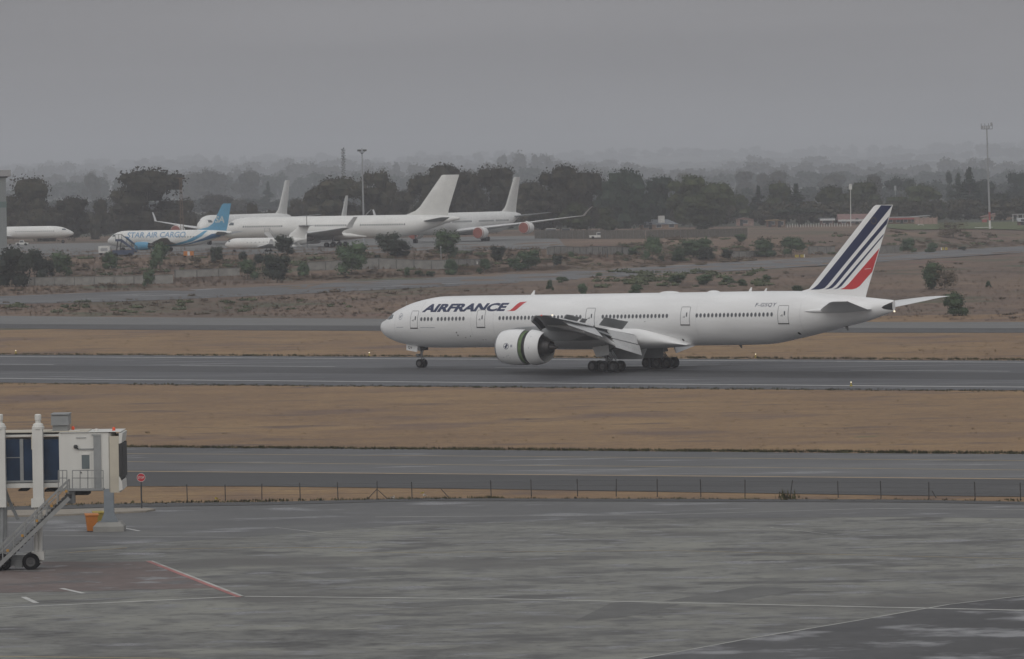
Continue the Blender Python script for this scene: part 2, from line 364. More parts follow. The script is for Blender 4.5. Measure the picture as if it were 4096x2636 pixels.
sheet('apron_kerb', [(0, 2030), (500, 2016), (1000, 2012), (1700, 1996), (2600, 1998), (3596, 2001), (4096, 2010)],
      [(0, 2047), (500, 2030), (1000, 2024), (1700, 2006), (2600, 2008), (3596, 2012), (4096, 2020)], M_ASPH_D, 0.06, ny=2)
sheet('apron', [(0, 2047), (500, 2030), (1000, 2024), (1700, 2006), (2600, 2008), (3596, 2012), (4096, 2020)],
      [(0, 3300), (2000, 3300), (4096, 3300)], M_APRON, 0.03, ny=12)
M_APRON3 = ground_mat('smooth_apron_asphalt', [(0.3, (0.088, 0.088, 0.09)), (0.5, (0.112, 0.112, 0.113)), (0.7, (0.145, 0.145, 0.143))], (0.04, 0.25, 1.2), (0.4, 0.35, 0.3), rough=(0.68, 0.8), spec=0.4, stretch=(0.6, 1, 1), patch=[(0.2, 0.56, 0.68, (0.14, 0.14, 0.148), 0.25), (0.09, 0.55, 0.7, (0.17, 0.17, 0.16), 0.8, (4, 60, 0))])
sheet('apron_edge', [(0, 2047), (500, 2030), (1000, 2024), (1700, 2006), (2600, 2008), (3596, 2012), (4096, 2020)], [(0, 2215), (500, 2180), (1000, 2150), (1700, 2095), (2600, 2076), (3596, 2070), (4096, 2075)], M_APRON3, 0.036, ny=6)
sheet_pts = [(2500, 2650), (3000, 2557), (3400, 2490), (3800, 2420), (4096, 2386), (4600, 2330)]
M_APRON2 = ground_mat('newer_asphalt', [(0.3, (0.048, 0.048, 0.05)), (0.5, (0.070, 0.070, 0.072)), (0.7, (0.095, 0.095, 0.098))], (0.06, 0.3, 1.2), (0.45, 0.35, 0.2), rough=(0.7, 0.8), spec=0.4,
                      patch=[(0.17, 0.52, 0.63, (0.185, 0.185, 0.194), 0.28)])  # wet patches: smoother, with some of their sheen put into the paler colour
mb = MB(); top = [hit(*p) for p in sheet_pts]; bt = [hit(p[0] + 500, 3200) for p in sheet_pts]
mb.add([(p.x, p.y, 0.036) for p in top] + [(p.x, p.y, 0.036) for p in bt], [(i, i + 1, len(top) + i + 1, len(top) + i) for i in range(len(top) - 1)])
o = mb.build('service_road', M_APRON2, recalc=False, angle=0)
if o.data.polygons[0].normal.z < 0: o.data.flip_normals()
kind(o, 'structure')
mb = MB(); stripe(mb, sheet_pts, 0.16, 0.044, n=4); kind(mb.build('service_road_marking', M_FAINT, recalc=False, angle=0), 'structure')
mb = MB(); Z6 = lambda x, y: (x / 1.711, 1600 + y / 1.711)
stripe(mb, [(-800, 2470), (0, 2434), (970, 2388), (2000, 2398), (4096, 2444), (5000, 2464)], 0.4, 0.040, 0, n=6)
stripe(mb, [Z6(1500, 1290), Z6(400, 1335), Z6(-400, 1365)], 0.07, 0.040, 0); stripe(mb, [Z6(1550, 1330), Z6(400, 1385), Z6(-300, 1415)], 0.07, 0.040, 0)
stripe(mb, [Z6(160, 1352), Z6(250, 1394)], 0.3, 0.040, 1, n=2); stripe(mb, [Z6(420, 1293), Z6(575, 1328)], 0.3, 0.040, 1, n=2)
stripe(mb, [Z6(-200, 1175), Z6(380, 1168)], 0.22, 0.040, 1, n=2); stripe(mb, [Z6(300, 930), Z6(1711, 945), (2000, 2165)], 0.18, 0.040, 0)
stripe(mb, [Z6(850, 880), Z6(955, 900)], 0.2, 0.040, 1, n=2); stripe(mb, [Z6(20, 1108), Z6(1020, 1108)], 0.12, 0.040, 0)
stripe(mb, [Z6(460, 1050), Z6(870, 1015)], 0.16, 0.040, 2); stripe(mb, [Z6(1000, 1025), Z6(1711, 1015), (1470, 2192)], 0.16, 0.040, 2)
stripe(mb, [Z6(1020, 1105), Z6(1650, 1350)], 0.45, 0.040, 0); stripe(mb, [Z6(1013, 1107), Z6(1636, 1353)], 0.3, 0.044, 3)
stripe(mb, [(-300, 2625), (720, 2637)], 0.2, 0.040, 2, n=3); stripe(mb, [(1000, 2150), (2200, 2120), (4096, 2108)], 0.14, 0.040, 0)
stripe(mb, [(1400, 2214), (2700, 2205), (4096, 2238)], 0.12, 0.040, 2); stripe(mb, [(1500, 2070), (2600, 2062), (3500, 2036), (4096, 2040)], 0.22, 0.040, 0)
for a in range(7): stripe(mb, [(1100 + 330 * a, 2112 + 6 * (a % 2)), (1330 + 330 * a, 2138 - 8 * (a % 3))], 0.12, 0.040, 0, n=2)
kind(mb.build('apron_marking', [M_FAINT, M_WHITE, M_YEL, M_REDP], recalc=False, angle=0), 'structure')

M_PATCHD = ground_mat('dark_patch_concrete', [(0.3, (0.092, 0.092, 0.09)), (0.5, (0.118, 0.118, 0.114)), (0.7, (0.15, 0.15, 0.144))], (0.08, 0.4, 1.6), (0.45, 0.35, 0.2), rough=(0.75, 0.85), spec=0.35)
for pl in ([(2653, 2407), (3007, 2347), (3240, 2357), (2927, 2410)], [(2440, 2416), (2720, 2420), (2500, 2470), (2300, 2486)], [(1500, 2420), (1900, 2404), (2080, 2412), (1700, 2432)], [(1180, 2300), (1600, 2286), (1720, 2296), (1300, 2316)]):
    mb = MB(); q = [hit(*c) for c in pl]; mb.add([(c.x, c.y, .035) for c in q], [(0, 1, 2, 3)]); o = mb.build('apron_patch', M_PATCHD, recalc=False, angle=0)
    if o.data.polygons[0].normal.z < 0: o.data.flip_normals()
    kind(o, 'structure')
# ---------------------------------------------------------------- aircraft helpers
M_PAINT = mat('white_aircraft_paint', (0.80, 0.805, 0.81), 0.34, var=0.06, scale=0.5, stretch=(0.35, 1, 1.8), coat=0.25)
M_WINGG = mat('grey_wing_paint', (0.24, 0.25, 0.26), 0.42, var=0.1, scale=0.8)
M_FLAPG = mat('pale_flap_paint', (0.58, 0.585, 0.59), 0.42, var=0.07, scale=0.9)
M_SPOIL = mat('spoiler_paint', (0.27, 0.28, 0.285), 0.5, var=0.1, scale=1.0)
M_DARK = mat('dark_recess', (0.018, 0.018, 0.02), 0.7, var=0.2)
M_GLASS = mat('cabin_window_glass', (0.11, 0.118, 0.132), 0.2, var=0.1)
M_CGLASS = mat('cockpit_glass', (0.10, 0.12, 0.13), 0.08, var=0.1)
M_TYRE = mat('tyre_rubber', (0.011, 0.011, 0.013), 0.95, spec=0.15, var=0.15, scale=6)
M_HUB = mat('wheel_hub', (0.07, 0.07, 0.073), 0.6, metal=0.0, var=0.15, scale=5)
M_GEAR = mat('gear_metal', (0.16, 0.165, 0.17), 0.45, metal=0.3, var=0.2, scale=4)
M_LIP = mat('bare_intake_metal', (0.33, 0.34, 0.355), 0.35, metal=0.7, var=0.08)
M_STEEL = mat('exhaust_steel', (0.13, 0.128, 0.13), 0.4, metal=0.9, var=0.2, scale=3)
M_STEELD = mat('burnt_exhaust_steel', (0.075, 0.07, 0.07), 0.45, metal=0.7, var=0.25, scale=3)
M_GREEN2 = mat('primer_green', (0.11, 0.17, 0.07), 0.6, var=0.2, scale=2)
M_NAVY = mat('navy_livery_paint', (0.022, 0.032, 0.085), 0.35, var=0.05)
M_RED = mat('red_livery_paint', (0.50, 0.045, 0.05), 0.35, var=0.05)
M_OUTL = mat('door_outline_grey', (0.25, 0.255, 0.27), 0.5, var=0.1)
M_GREYTXT = mat('small_grey_lettering', (0.34, 0.36, 0.40), 0.5, var=0.1)
M_LAMPW = mat('lit_white_lamp', (0.9, 0.85, 0.7), 0.4, emit=(1.0, 0.86, 0.62, 1.2))
M_LAMPR = mat('red_lens', (0.35, 0.03, 0.03), 0.3, emit=(1.0, 0.1, 0.06, 0.35))
M_STAR = mat('faded_gold_paint', (0.16, 0.13, 0.05), 0.5)
AF = [1.0, .9, .75, .55, .38, .25, .14, .06, .018, 0.0]
def af_t(f, tc): return 5 * tc * (0.2969 * math.sqrt(max(f, 0)) - 0.126 * f - 0.3516 * f * f + 0.2843 * f ** 3 - 0.1036 * f ** 4) + 0.004 * f
def wing_mb(mb, secs, side=1, S0=0.0, mi=0, lower=1.0, capend=True):
    """secs = (lat, sLE, sTE, zLE, zTE, t/c)"""
    rg = []
    for l, a, b, za, zb, tc in secs:
        c = b - a
        up = [(S0 - (a + c * f), side * l, za + (zb - za) * f + c * af_t(f, tc)) for f in AF]
        dn = [(S0 - (a + c * f), side * l, za + (zb - za) * f - c * af_t(f, tc) * lower) for f in reversed(AF[:-1])]
        rg.append(up + dn)
    mb.rings(rg, mi, True, capend)
def fin_t(f, c, tc=0.10): return c * af_t(f, tc)
def fin_mb(mb, secs, S0=0.0, mi=0, tc=0.10):
    """vertical surface: secs = (z, sLE, sTE)"""
    rg = []
    for z, a, b in secs:
        c = b - a
        up = [(S0 - (a + c * f), fin_t(f, c, tc), z) for f in AF]; dn = [(S0 - (a + c * f), -fin_t(f, c, tc), z) for f in reversed(AF[:-1])]
        rg.append(up + dn)
    mb.rings(rg, mi, True, True)
def slab(mb, pts, th0=0.18, th1=0.04, mi=0, n=None):
    """control surface: pts = outer front, outer back, inner back, inner front; thick at the front edge"""
    a, b, c, d = [Vector(p) for p in pts]; nv = (b - a).cross(d - a).normalized()
    if nv.z < 0: nv = -nv
    q = [a + nv * th0 / 2, b + nv * th1 / 2, c + nv * th1 / 2, d + nv * th0 / 2, a - nv * th0 / 2, b - nv * th1 / 2, c - nv * th1 / 2, d - nv * th0 / 2]
    mb.add(q, [(0, 1, 2, 3), (7, 6, 5, 4), (0, 4, 5, 1), (1, 5, 6, 2), (2, 6, 7, 3), (3, 7, 4, 0)], mi)
def text_2d(txt, width, height, shear=0.0, offset=0.0, spacing=1.0):
    cu = bpy.data.curves.new('txt', 'FONT'); cu.body = txt; cu.resolution_u = 4; cu.offset = offset; cu.space_character = spacing
    o = bpy.data.objects.new('txt', cu); COL.objects.link(o)
    bpy.context.view_layer.update()
    me = bpy.data.meshes.new_from_object(o.evaluated_get(bpy.context.evaluated_depsgraph_get()))
    vs = np.array([v.co[:2] for v in me.vertices]); fs = [tuple(p.vertices) for p in me.polygons]
    bpy.data.objects.remove(o); bpy.data.curves.remove(cu); bpy.data.meshes.remove(me)
    mn, mxx = vs.min(0), vs.max(0); vs = (vs - mn) / (mxx - mn)
    h = vs[:, 1] * height; w = vs[:, 0] * (width - shear * height) + shear * h
    return list(zip(w, h)), fs
def poly_2d(poly):
    t = tessellate_polygon([[Vector((p[0], p[1], 0)) for p in poly]]); return list(poly), [tuple(f) for f in t]
def decal(mb, vs, fs, surf, mi, cuts=((0.0, 0.12),), S0=0.0):
    """flat (s, z) polygons cut fine and laid on a surface: surf(s, z) -> lat"""
    bm = bmesh.new(); V = [bm.verts.new((a, b, 0)) for a, b in vs]
    for f in fs:
        try: bm.faces.new([V[i] for i in f])
        except ValueError: pass
    for ax, st in (('z', cuts[0][1]),) if len(cuts) == 1 else (('z', cuts[0][1]), ('s', cuts[1][1])):
        k = 1 if ax == 'z' else 0; c = [v.co[k] for v in bm.verts]; lo, hi = min(c), max(c); q = lo + st
        while q < hi:
            bmesh.ops.bisect_plane(bm, geom=bm.verts[:] + bm.edges[:] + bm.faces[:], plane_co=(q, q, 0), plane_no=(0, 1, 0) if ax == 'z' else (1, 0, 0), dist=1e-5); q += st
    bm.verts.index_update()
    mb.add([(S0 - v.co.x, surf(v.co.x, v.co.y), v.co.y) for v in bm.verts], [tuple(v.index for v in f.verts) for f in bm.faces], mi); bm.free()
class Fus:
    """lofted fuselage: table of (s, top, bottom, half width)"""
    def __init__(s, tab, n=4): s.t = smooth_table(tab, n)
    def __call__(s, x): return lerp(x, s.t)
    def surf(s, x, z, off=0.012):
        a, b, h = s(x); c, r = (a + b) / 2, (a - b) / 2; q = max(0.0, 1 - ((z - c) / r) ** 2); return h * math.sqrt(q) + off
    def mesh(s, mb, S0, n=48, mi=0, s_to=None):
        rg = []
        for x, a, b, h in s.t:
            if s_to and x > s_to: break
            c, r = (a + b) / 2, (a - b) / 2
            rg.append([(S0 - x, h * math.cos(2 * math.pi * i / n), c + r * math.sin(2 * math.pi * i / n)) for i in range(n)])
        mb.rings(rg, mi, True, True)
def wheel_protos(R, wdt, prefix):
    """tyre mesh with its hub, axis along Y"""
    w = MB(); w.lathe([(-wdt / 2, R * .55), (-wdt / 2, R * .86), (-wdt * .36, R * .97), (0, R), (wdt * .36, R * .97), (wdt / 2, R * .86), (wdt / 2, R * .55), (-wdt / 2, R * .55)], (0, 0, 0), 'Y', 24)
    h = MB(); h.lathe([(-wdt * .46, 0.01), (-wdt * .46, R * .2), (-wdt * .36, R * .28), (-wdt * .42, R * .55), (wdt * .42, R * .55), (wdt * .36, R * .28), (wdt * .46, R * .2), (wdt * .46, 0.01)], (0, 0, 0), 'Y', 20)
    wo = w.build('wheel', M_TYRE); ho = h.build('hub', M_HUB, wo); return wo
# ---------------------------------------------------------------- the landing airliner
S0 = 37.1
YAW = 0.6339
AF_ROOT = thing('airliner', 'long white twin-engine airliner with red and navy striped tail rolling along the runway', 'airliner', (14.17, 598.2, 0.036), math.pi - YAW)
SL = 0.0125
FT = [(0.0, 5.13, 5.09, 0.02), (0.12, 5.36, 4.62, 0.42), (0.4, 5.58, 4.12, 0.8), (1.0, 5.83, 3.70, 1.28), (1.45, 6.10, 3.46, 1.55), (1.9, 6.44, 3.30, 1.78), (2.6, 6.88, 3.07, 2.06), (3.2, 7.15, 2.93, 2.26), (5.2, 7.86, 2.62, 2.70),
      (7.25, 8.30, 2.45, 2.95), (9.3, 8.57, 2.43, 3.06), (11.4, 8.64, 2.46, 3.1), (20, 8.75, 2.57, 3.1), (40, 9.0, 2.82, 3.1), (52, 9.15, 2.98, 3.1), (56.2, 9.2, 3.12, 3.08), (60.2, 9.2, 3.78, 2.86), (64.4, 8.88, 4.66, 2.3), (67, 8.66, 5.25, 1.82), (69.4, 8.48, 5.78, 1.32), (71.5, 8.3, 6.42, 0.8), (72.95, 8.16, 6.9, 0.28)]
FU = Fus(FT, 5)
P = lambda s, l, z: (S0 - s, l, z)
mb = MB(); FU.mesh(mb, S0, 64)
base = lambda s: 0.0134 * s
tx, tf = text_2d('AIRFRANCE', 12.75, 0.97, shear=0.42, offset=0.05, spacing=1.0)
decal(mb, [(8.12 + a, 6.64 + b + 0.0134 * (8.4 + a)) for a, b in tx], tf, FU.surf, 1, ((0, 0.11),), S0)
v, f = poly_2d([(x - .42 + .12 * (x > 22.4) * 0, z) for x, z in [(21.15, 6.93), (21.72, 7.0), (22.02, 7.25), (22.42, 7.72), (22.72, 7.96), (23.72, 8.03), (23.44, 7.84), (23.02, 7.42), (22.68, 7.11), (22.46, 6.97), (22.15, 6.93)]])
decal(mb, v, f, FU.surf, 2, ((0, 0.11),), S0)
tx, tf = text_2d('F-GSQY', 2.85, 0.47, shear=0.2, offset=0.008, spacing=1.15)
decal(mb, [(56.0 + a, 7.42 + b + 0.0134 * a) for a, b in tx], tf, FU.surf, 1, ((0, 0.11),), S0)
for s_, w_ in ((8.07, 0.85), (9.0, 0.45), (9.55, 0.75)):      # small titles below the windows, too small to read in the photograph
    v, f = poly_2d([(s_, 4.9), (s_ + w_, 4.91), (s_ + w_, 4.98), (s_, 4.97)]); decal(mb, v, f, FU.surf, 3, ((0, 0.11),), S0)
v, f = poly_2d([(4.1, 4.9), (5.3, 4.92), (5.3, 4.98), (4.1, 4.96)]); decal(mb, v, f, FU.surf, 3, ((0, 0.11),), S0)
ring = [(4.72 + 0.33 * math.cos(t), 6.22 + 0.4 * math.sin(t)) for t in [2 * math.pi * k / 20 for k in range(20)]]; rin = [(4.72 + (a - 4.72) * .84, 6.22 + (b - 6.22) * .84) for a, b in ring]
decal(mb, ring + rin, [(k, (k + 1) % 20, 20 + (k + 1) % 20, 20 + k) for k in range(20)], FU.surf, 3, ((0, 0.11),), S0)
v, f = poly_2d([(4.55, 6.0), (4.75, 6.1), (4.95, 6.35), (4.85, 6.42), (4.7, 6.3), (4.62, 6.2), (4.58, 6.38), (4.5, 6.3)]); decal(mb, v, f, FU.surf, 3, ((0, 0.11),), S0)
for s_, z_, r_ in ((13.4, 4.35, .09), (13.5, 4.02, .09), (14.5, 3.75, .06), (15.3, 3.93, .06), (16.9, 3.5, .05), (17.3, 3.5, .05), (40.9, 5.75, .05), (44.7, 3.55, .14), (45.5, 3.62, .14), (61.2, 4.4, .16)):
    v, f = poly_2d([(s_ + r_ * math.cos(t), z_ + r_ * math.sin(t)) for t in [math.pi / 4 * k for k in range(8)]]); decal(mb, v, f, FU.surf, 4, ((0, 0.11),), S0)
for s_ in (3.75, 7.95, 15.7, 19.0, 48.0, 62.0):                                      # skin joints
    v, f = poly_2d([(s_, 4.1), (s_ + .03, 4.1), (s_ + .03, 8.0), (s_, 8.0)]); decal(mb, v, f, lambda a, b: FU.surf(a, b, 0.008), 5, ((0, 0.11),), S0)
M_JOINT = mat('skin_joint', (0.56, 0.565, 0.575), 0.4, var=0.05)
fus = mb.build('fuselage', [M_PAINT, M_NAVY, M_RED, M_GREYTXT, M_DARK, M_JOINT], AF_ROOT, 40)

# cabin windows: one oval mesh shared by all of them
mb = MB(); N = 14
ov = [(0.165 * math.cos(2 * math.pi * k / N), 0.235 * math.sin(2 * math.pi * k / N)) for k in range(N)]
mb.rings([[(a * k, 0.0 + y, b * k) for a, b in ov] for k, y in ((1.12, -0.01), (1.12, 0.006), (1.0, 0.01))], 1, False, True)
mb.m[-1] = 0
win = mb.build('window', [M_GLASS, mat('window_rim', (0.45, 0.455, 0.46), 0.4)], AF_ROOT, 20)
first = True
def put_window(s):
    global first
    z = 5.94 + 0.0134 * (s - 8.26); a, b, h = FU(s); t = math.asin((z - (a + b) / 2) / ((a - b) / 2)); y = FU.surf(s, z, 0.008)
    th = math.atan2((FU.surf(s + .3, z) - FU.surf(s - .3, z)), 0.6)
    o = win if first else inst(win, 'window', AF_ROOT, (0, 0, 0)); first = False
    o.location = (S0 - s, y, z); o.rotation_euler = (t, 0, th)
for s0_, s1_, n_ in ((8.28, 9.84, 4), (10.84, 14.63, 8), (19.99, 31.7, 23), (34.93, 43.99, 18), (48.17, 58.41, 20)):
    for k in range(n_): put_window(s0_ + (s1_ - s0_) * k / (n_ - 1))

def door(s0, s1, z0, z1, parent=AF_ROOT):
    """door panel with outline, sill and handle"""
    m = MB(); sf = lambda o: (lambda a, b: FU.surf(a, b, o)); r = 0.14
    def rr(i):
        pts = []
        for cx, cz, a0 in ((s1 - r, z1 - r, 0), (s0 + r, z1 - r, 90), (s0 + r, z0 + r * .6, 180), (s1 - r, z0 + r * .6, 270)):
            for k in range(4):
                t = rad(a0 + 30 * k); pts.append((cx + (r - i) * math.cos(t), cz + (r - i) * (.6 if a0 >= 180 else 1) * math.sin(t)))
        return pts
    v, f = poly_2d(rr(0)); decal(m, v, f, sf(0.02), 0, ((0, 0.12),), S0)
    A, B = rr(-0.02), rr(0.045); n = len(A); decal(m, A + B, [(k, (k + 1) % n, n + (k + 1) % n, n + k) for k in range(n)], sf(0.026), 1, ((0, 0.12),), S0)
    v, f = poly_2d([(s0 - .02, z0 - .07), (s1 + .02, z0 - .07), (s1 + .02, z0 + .05), (s0 - .02, z0 + .05)]); decal(m, v, f, sf(0.032), 2, ((0, 0.12),), S0)
    d = m.build('door', [M_PAINT, M_OUTL, M_DARK], parent, 40)
    c = (s0 + s1) / 2
    m = MB(); v, f = poly_2d([(c + .12, z0 + .95), (c + .3, z0 + .95), (c + .3, z0 + 1.42), (c + .12, z0 + 1.42)]); decal(m, v, f, sf(0.03), 0, ((0, 0.12),), S0)
    m.build('window', M_GLASS, d, 40)
    m = MB(); v, f = poly_2d([(c - .32, z0 + .86), (c + .0, z0 + .84), (c + .0, z0 + .92), (c - .32, z0 + .94)]); decal(m, v, f, sf(0.03), 0, ((0, 0.12),), S0)
    v, f = poly_2d([(c - .16, z0 + .95), (c - .04, z0 + .95), (c - .04, z0 + 1.05), (c - .16, z0 + 1.05)]); decal(m, v, f, sf(0.03), 0, ((0, 0.12),), S0)
    m.build('handle', M_OUTL, d, 40)
for a, b, z0, z1 in ((6.5, 7.68, 4.86, 6.92), (16.58, 17.8, 5.0, 7.05), (32.46, 33.74, 5.2, 7.3), (45.9, 47.18, 5.38, 7.46), (59.2, 60.56, 5.56, 7.63)): door(a, b, z0, z1)

# cockpit glazing: three panes each side
def pane(poly, side):
    m = MB(); v, f = poly_2d(poly); decal(m, v, f, lambda a, b: side * FU.surf(a, b, 0.014), 0, ((0, 0.1), (0, 0.2)), S0)
    return m.build('cockpit_window', M_CGLASS, AF_ROOT, 40)
for sd in (1, -1):
    pane([(1.5, 5.98), (1.62, 5.86), (2.2, 5.84), (2.28, 6.48), (2.0, 6.44), (1.75, 6.25)], sd)
    pane([(2.25, 5.83), (2.75, 5.86), (2.78, 6.44), (2.33, 6.49)], sd)
    pane([(2.8, 5.88), (3.16, 5.98), (3.1, 6.42), (2.83, 6.44)], sd)

# belly fairing
mb = MB(); BT = smooth_table([(20.5, .3, 3.0, 2.66), (23, 2.2, 3.8, 2.45), (26, 3.1, 4.7, 2.36), (29, 3.42, 5.25, 2.34), (36, 3.48, 5.75, 2.42), (39.5, 3.40, 5.75, 2.5), (42, 3.28, 5.0, 2.6), (44.5, 3.02, 4.0, 2.78), (46.3, 2.55, 3.2, 2.92)], 4)
rg = []
for s, h, a, b in BT:
    c, r = b + (a - b) * .42, 0
    ring = []
    for i in range(40):
        t = 2 * math.pi * i / 40; sn = math.sin(t); ring.append(P(s, h * math.copysign(abs(math.cos(t)) ** .8, math.cos(t)), c + (a - c) * sn if sn > 0 else c + (c - b) * sn))
    rg.append(ring)
mb.rings(rg, 0, True, True); mb.build('belly_fairing', M_PAINT, AF_ROOT, 40)

# wings
LEp = [(2.6, 26.9), (3.1, 27.2), (11, 32.35), (30, 44.7), (31.4, 46.2), (32.4, 47.75)]
TEp = [(2.6, 39.5), (3.1, 39.6), (11, 39.8), (22.5, 43.6), (30, 46.7), (31.4, 47.9), (32.4, 49.0)]
ZWp = [(2.6, 4.1), (3.1, 4.15), (11, 5.3), (22.5, 6.5), (30, 7.14), (32.4, 7.3)]
TCp = [(2.6, .125), (11, .105), (22.5, .09), (30, .08), (32.4, .05)]
sle = lambda l: lerp(l, LEp)[0]; ste = lambda l: lerp(l, TEp)[0]; zw = lambda l: lerp(l, ZWp)[0]
for sd in (1, -1):
    mb = MB(); secs = []
    for l in (2.6, 4, 6, 8, 10, 11, 13, 16, 19, 22.5, 26, 30, 30.8, 31.4, 32.0, 32.4): up_ = 1.0 * (l / 32.4) ** 2 if sd < 0 else 0; secs.append((l, sle(l), ste(l), zw(l) + 0.06 + up_, zw(l) + up_, lerp(l, TCp)[0]))
    wing_mb(mb, secs, sd, S0); wo = mb.build('wing', M_WINGG, AF_ROOT, 40)
    # leading-edge slats, drooped
    for a, b in ((12.2, 20.0), (20.1, 28.6), (4.2, 8.3)):
        mb = MB(); rg = []
        for l in np.linspace(a, b, 6):
            q, z = sle(l), zw(l)
            k = 1.0 if a > 10 else 1.25
            rg.append([P(q + u * k, sd * l, z + w * k) for u, w in ((.18, .26), (-.25, .12), (-.52, -.14), (-.62, -.42), (-.55, -.52), (-.4, -.45), (-.28, -.2), (-.05, .06), (.14, .2))])
        mb.rings(rg, 0, True, True); mb.build('slat', [M_WINGG], wo, 40)
    mb = MB()
    for l in np.linspace(12.4, 28.4, 13): mb.bar(P(sle(l) + .25, sd * l, zw(l) - .05), P(sle(l) - .35, sd * l, zw(l) - .22), .12, .16)
    kind(mb.build('slat_track', M_HUB, wo), 'stuff')
    # flaps: outboard, and the two-piece inboard flap
    mb = MB(); slab(mb, [P(42.35, sd * 21.9, 6.66), P(43.6, sd * 21.9, 5.9), P(41.15, sd * 11.9, 4.22), P(39.55, sd * 11.9, 5.56)], .24, .05); mb.build('flap', M_FLAPG, wo)
    mb = MB(); slab(mb, [P(39.8, sd * 9.0, 4.95), P(40.33, sd * 9.0, 4.05), P(40.2, sd * 3.5, 3.12), P(39.7, sd * 3.5, 4.07)], .3, .06); mb.build('flap', M_FLAPG, wo)
    mb = MB(); slab(mb, [P(40.42, sd * 9.0, 3.9), P(40.92, sd * 9.0, 2.95), P(40.7, sd * 3.5, 1.84), P(40.28, sd * 3.5, 2.95)], .22, .05); mb.build('flap', M_FLAPG, wo)
    mb = MB(); slab(mb, [P(39.0, sd * 11.6, 5.35), P(40.5, sd * 11.6, 4.8), P(40.6, sd * 9.3, 4.2), P(38.9, sd * 9.3, 5.0)], .3, .06); mb.build('flaperon', M_WINGG, wo)
    for a, b in ((8.9, 6.9), (6.85, 4.6)):                               # inboard spoilers, raised
        zz = lambda l: zw(l) + .42
        mb = MB(); slab(mb, [P(38.5, sd * a, zz(a) + .12), P(39.3, sd * a, zz(a) + 1.0), P(39.6, sd * b, zz(b) + 1.0), P(38.7, sd * b, zz(b) + .1)], .08, .05); mb.build('spoiler', M_SPOIL, wo)
    for a, b in ((20.2, 17.9), (17.85, 15.2), (14.3, 12.4)):                # outboard spoilers, raised
        zz = lambda l: zw(l) + .2; hs = lambda l: ste(l) - 1.35 - .02 * (20 - l)
        mb = MB(); slab(mb, [P(hs(a), sd * a, zz(a) + .05), P(hs(a) + .55, sd * a, zz(a) + .62), P(hs(b) + .62, sd * b, zz(b) + .68), P(hs(b), sd * b, zz(b) + .05)], .06, .04); mb.build('spoiler', M_SPOIL, wo)
    # flap track fairings
    for l, se, ze, L_, d_ in ((17.6, 42.6, 4.88, 5.0, .55), (13.0, 41.4, 4.12, 5.4, .62), (9.0, 40.75, 3.1, 6.0, .72)):
        mb = MB(); rg = []
        for k in range(9):
            t = k / 8; s = se - L_ * (1 - t); w = .34 * math.sin(math.pi * min(1, .12 + t * .75)) ** .6 * (1 - t ** 5) + .03
            top = zw(l) - .1 - max(0, t - .62) * (zw(l) - .1 - ze) / .38 * .82
            bot = zw(l) - .35 - (zw(l) - .35 - ze + .0) * (t ** 1.4)
            h = max(.05, (top - bot) / 2); rg.append([P(s, sd * l + w * math.cos(2 * math.pi * i / 12), (top + bot) / 2 + h * math.sin(2 * math.pi * i / 12)) for i in range(12)])
        mb.rings(rg, 0, True, True); mb.build('flap_track_fairing', M_FLAPG, wo, 50)
    mb = MB(); mb.ball(P(sle(32.0) - .02, sd * 32.0, 7.33 + (sd < 0) * .97), .09); mb.build('wingtip_lamp', M_LAMPR, wo)
    mb = MB(); mb.ball(P(ste(32.0) + .02, sd * 32.0, 7.36 + (sd < 0) * .97), .09); mb.build('wingtip_lamp', M_LAMPW, wo)
    # engine with open thrust reverser
    ez, L9 = 2.95, sd * 9.8
    o = P(25.4, L9, ez)
    en = MB(); Xl = lambda pr: [(-a, r) for a, r in pr]
    en.lathe(Xl([(0.12, 1.62), (0.0, 1.72), (0.10, 1.82), (0.30, 1.90)]), o, n=48, mi=1)
    en.lathe(Xl([(0.30, 1.90), (0.8, 2.0), (1.5, 2.07), (2.3, 2.1), (3.05, 2.1), (3.5, 2.08)]), o, n=48, mi=0)
    en.lathe(Xl([(0.12, 1.62), (0.6, 1.55), (1.6, 1.6), (3.5, 1.68)]), o, n=48, mi=2)
    en.lathe(Xl([(3.5, 2.08), (3.5, 1.9)]), o, n=48, mi=3)
    if sd == 1:                                                          # round emblem on the cowl and small panels
        def cs(s, z, off=0.012): # cowl surface
            r = lerp(s - 25.4, [(0.3, 1.90), (0.8, 2.0), (1.5, 2.07), (2.3, 2.1), (3.05, 2.1), (3.5, 2.08), (4.5, 2.09), (5.0, 2.06), (5.6, 1.95), (6.2, 1.76)])[0]
            return 9.8 + math.sqrt(max(0.01, r * r - (z - ez) ** 2)) + off
        ec = (27.35, 3.12)
        C = lambda k, r: (ec[0] + r * 1.1 * math.cos(2 * math.pi * k / 24), ec[1] + r * math.sin(2 * math.pi * k / 24))
        A, B = [C(k, .36) for k in range(24)], [C(k, .31) for k in range(24)]
        decal(en, A + B, [(k, (k + 1) % 24, 24 + (k + 1) % 24, 24 + k) for k in range(24)], cs, 4, ((0, 0.1),), S0)
        v, f = poly_2d([(ec[0] - .27, ec[1] + .02), (ec[0] - .12, ec[1] + .0), (ec[0] - .02, ec[1] + .26), (ec[0] + .2, ec[1] + .2), (ec[0] + .28, ec[1] + .0), (ec[0] + .1, ec[1] + .02), (ec[0] + .14, ec[1] - .1), (ec[0] + .02, ec[1] - .12), (ec[0] + .1, ec[1] - .22), (ec[0] - .1, ec[1] - .26), (ec[0] - .17, ec[1] - .14)])
        decal(en, v, f, cs, 4, ((0, 0.1),), S0)
        v, f = poly_2d([(27.95, 3.0), (28.25, 3.0), (28.25, 3.3), (27.95, 3.3)]); decal(en, v, f, cs, 5, ((0, 0.1),), S0)
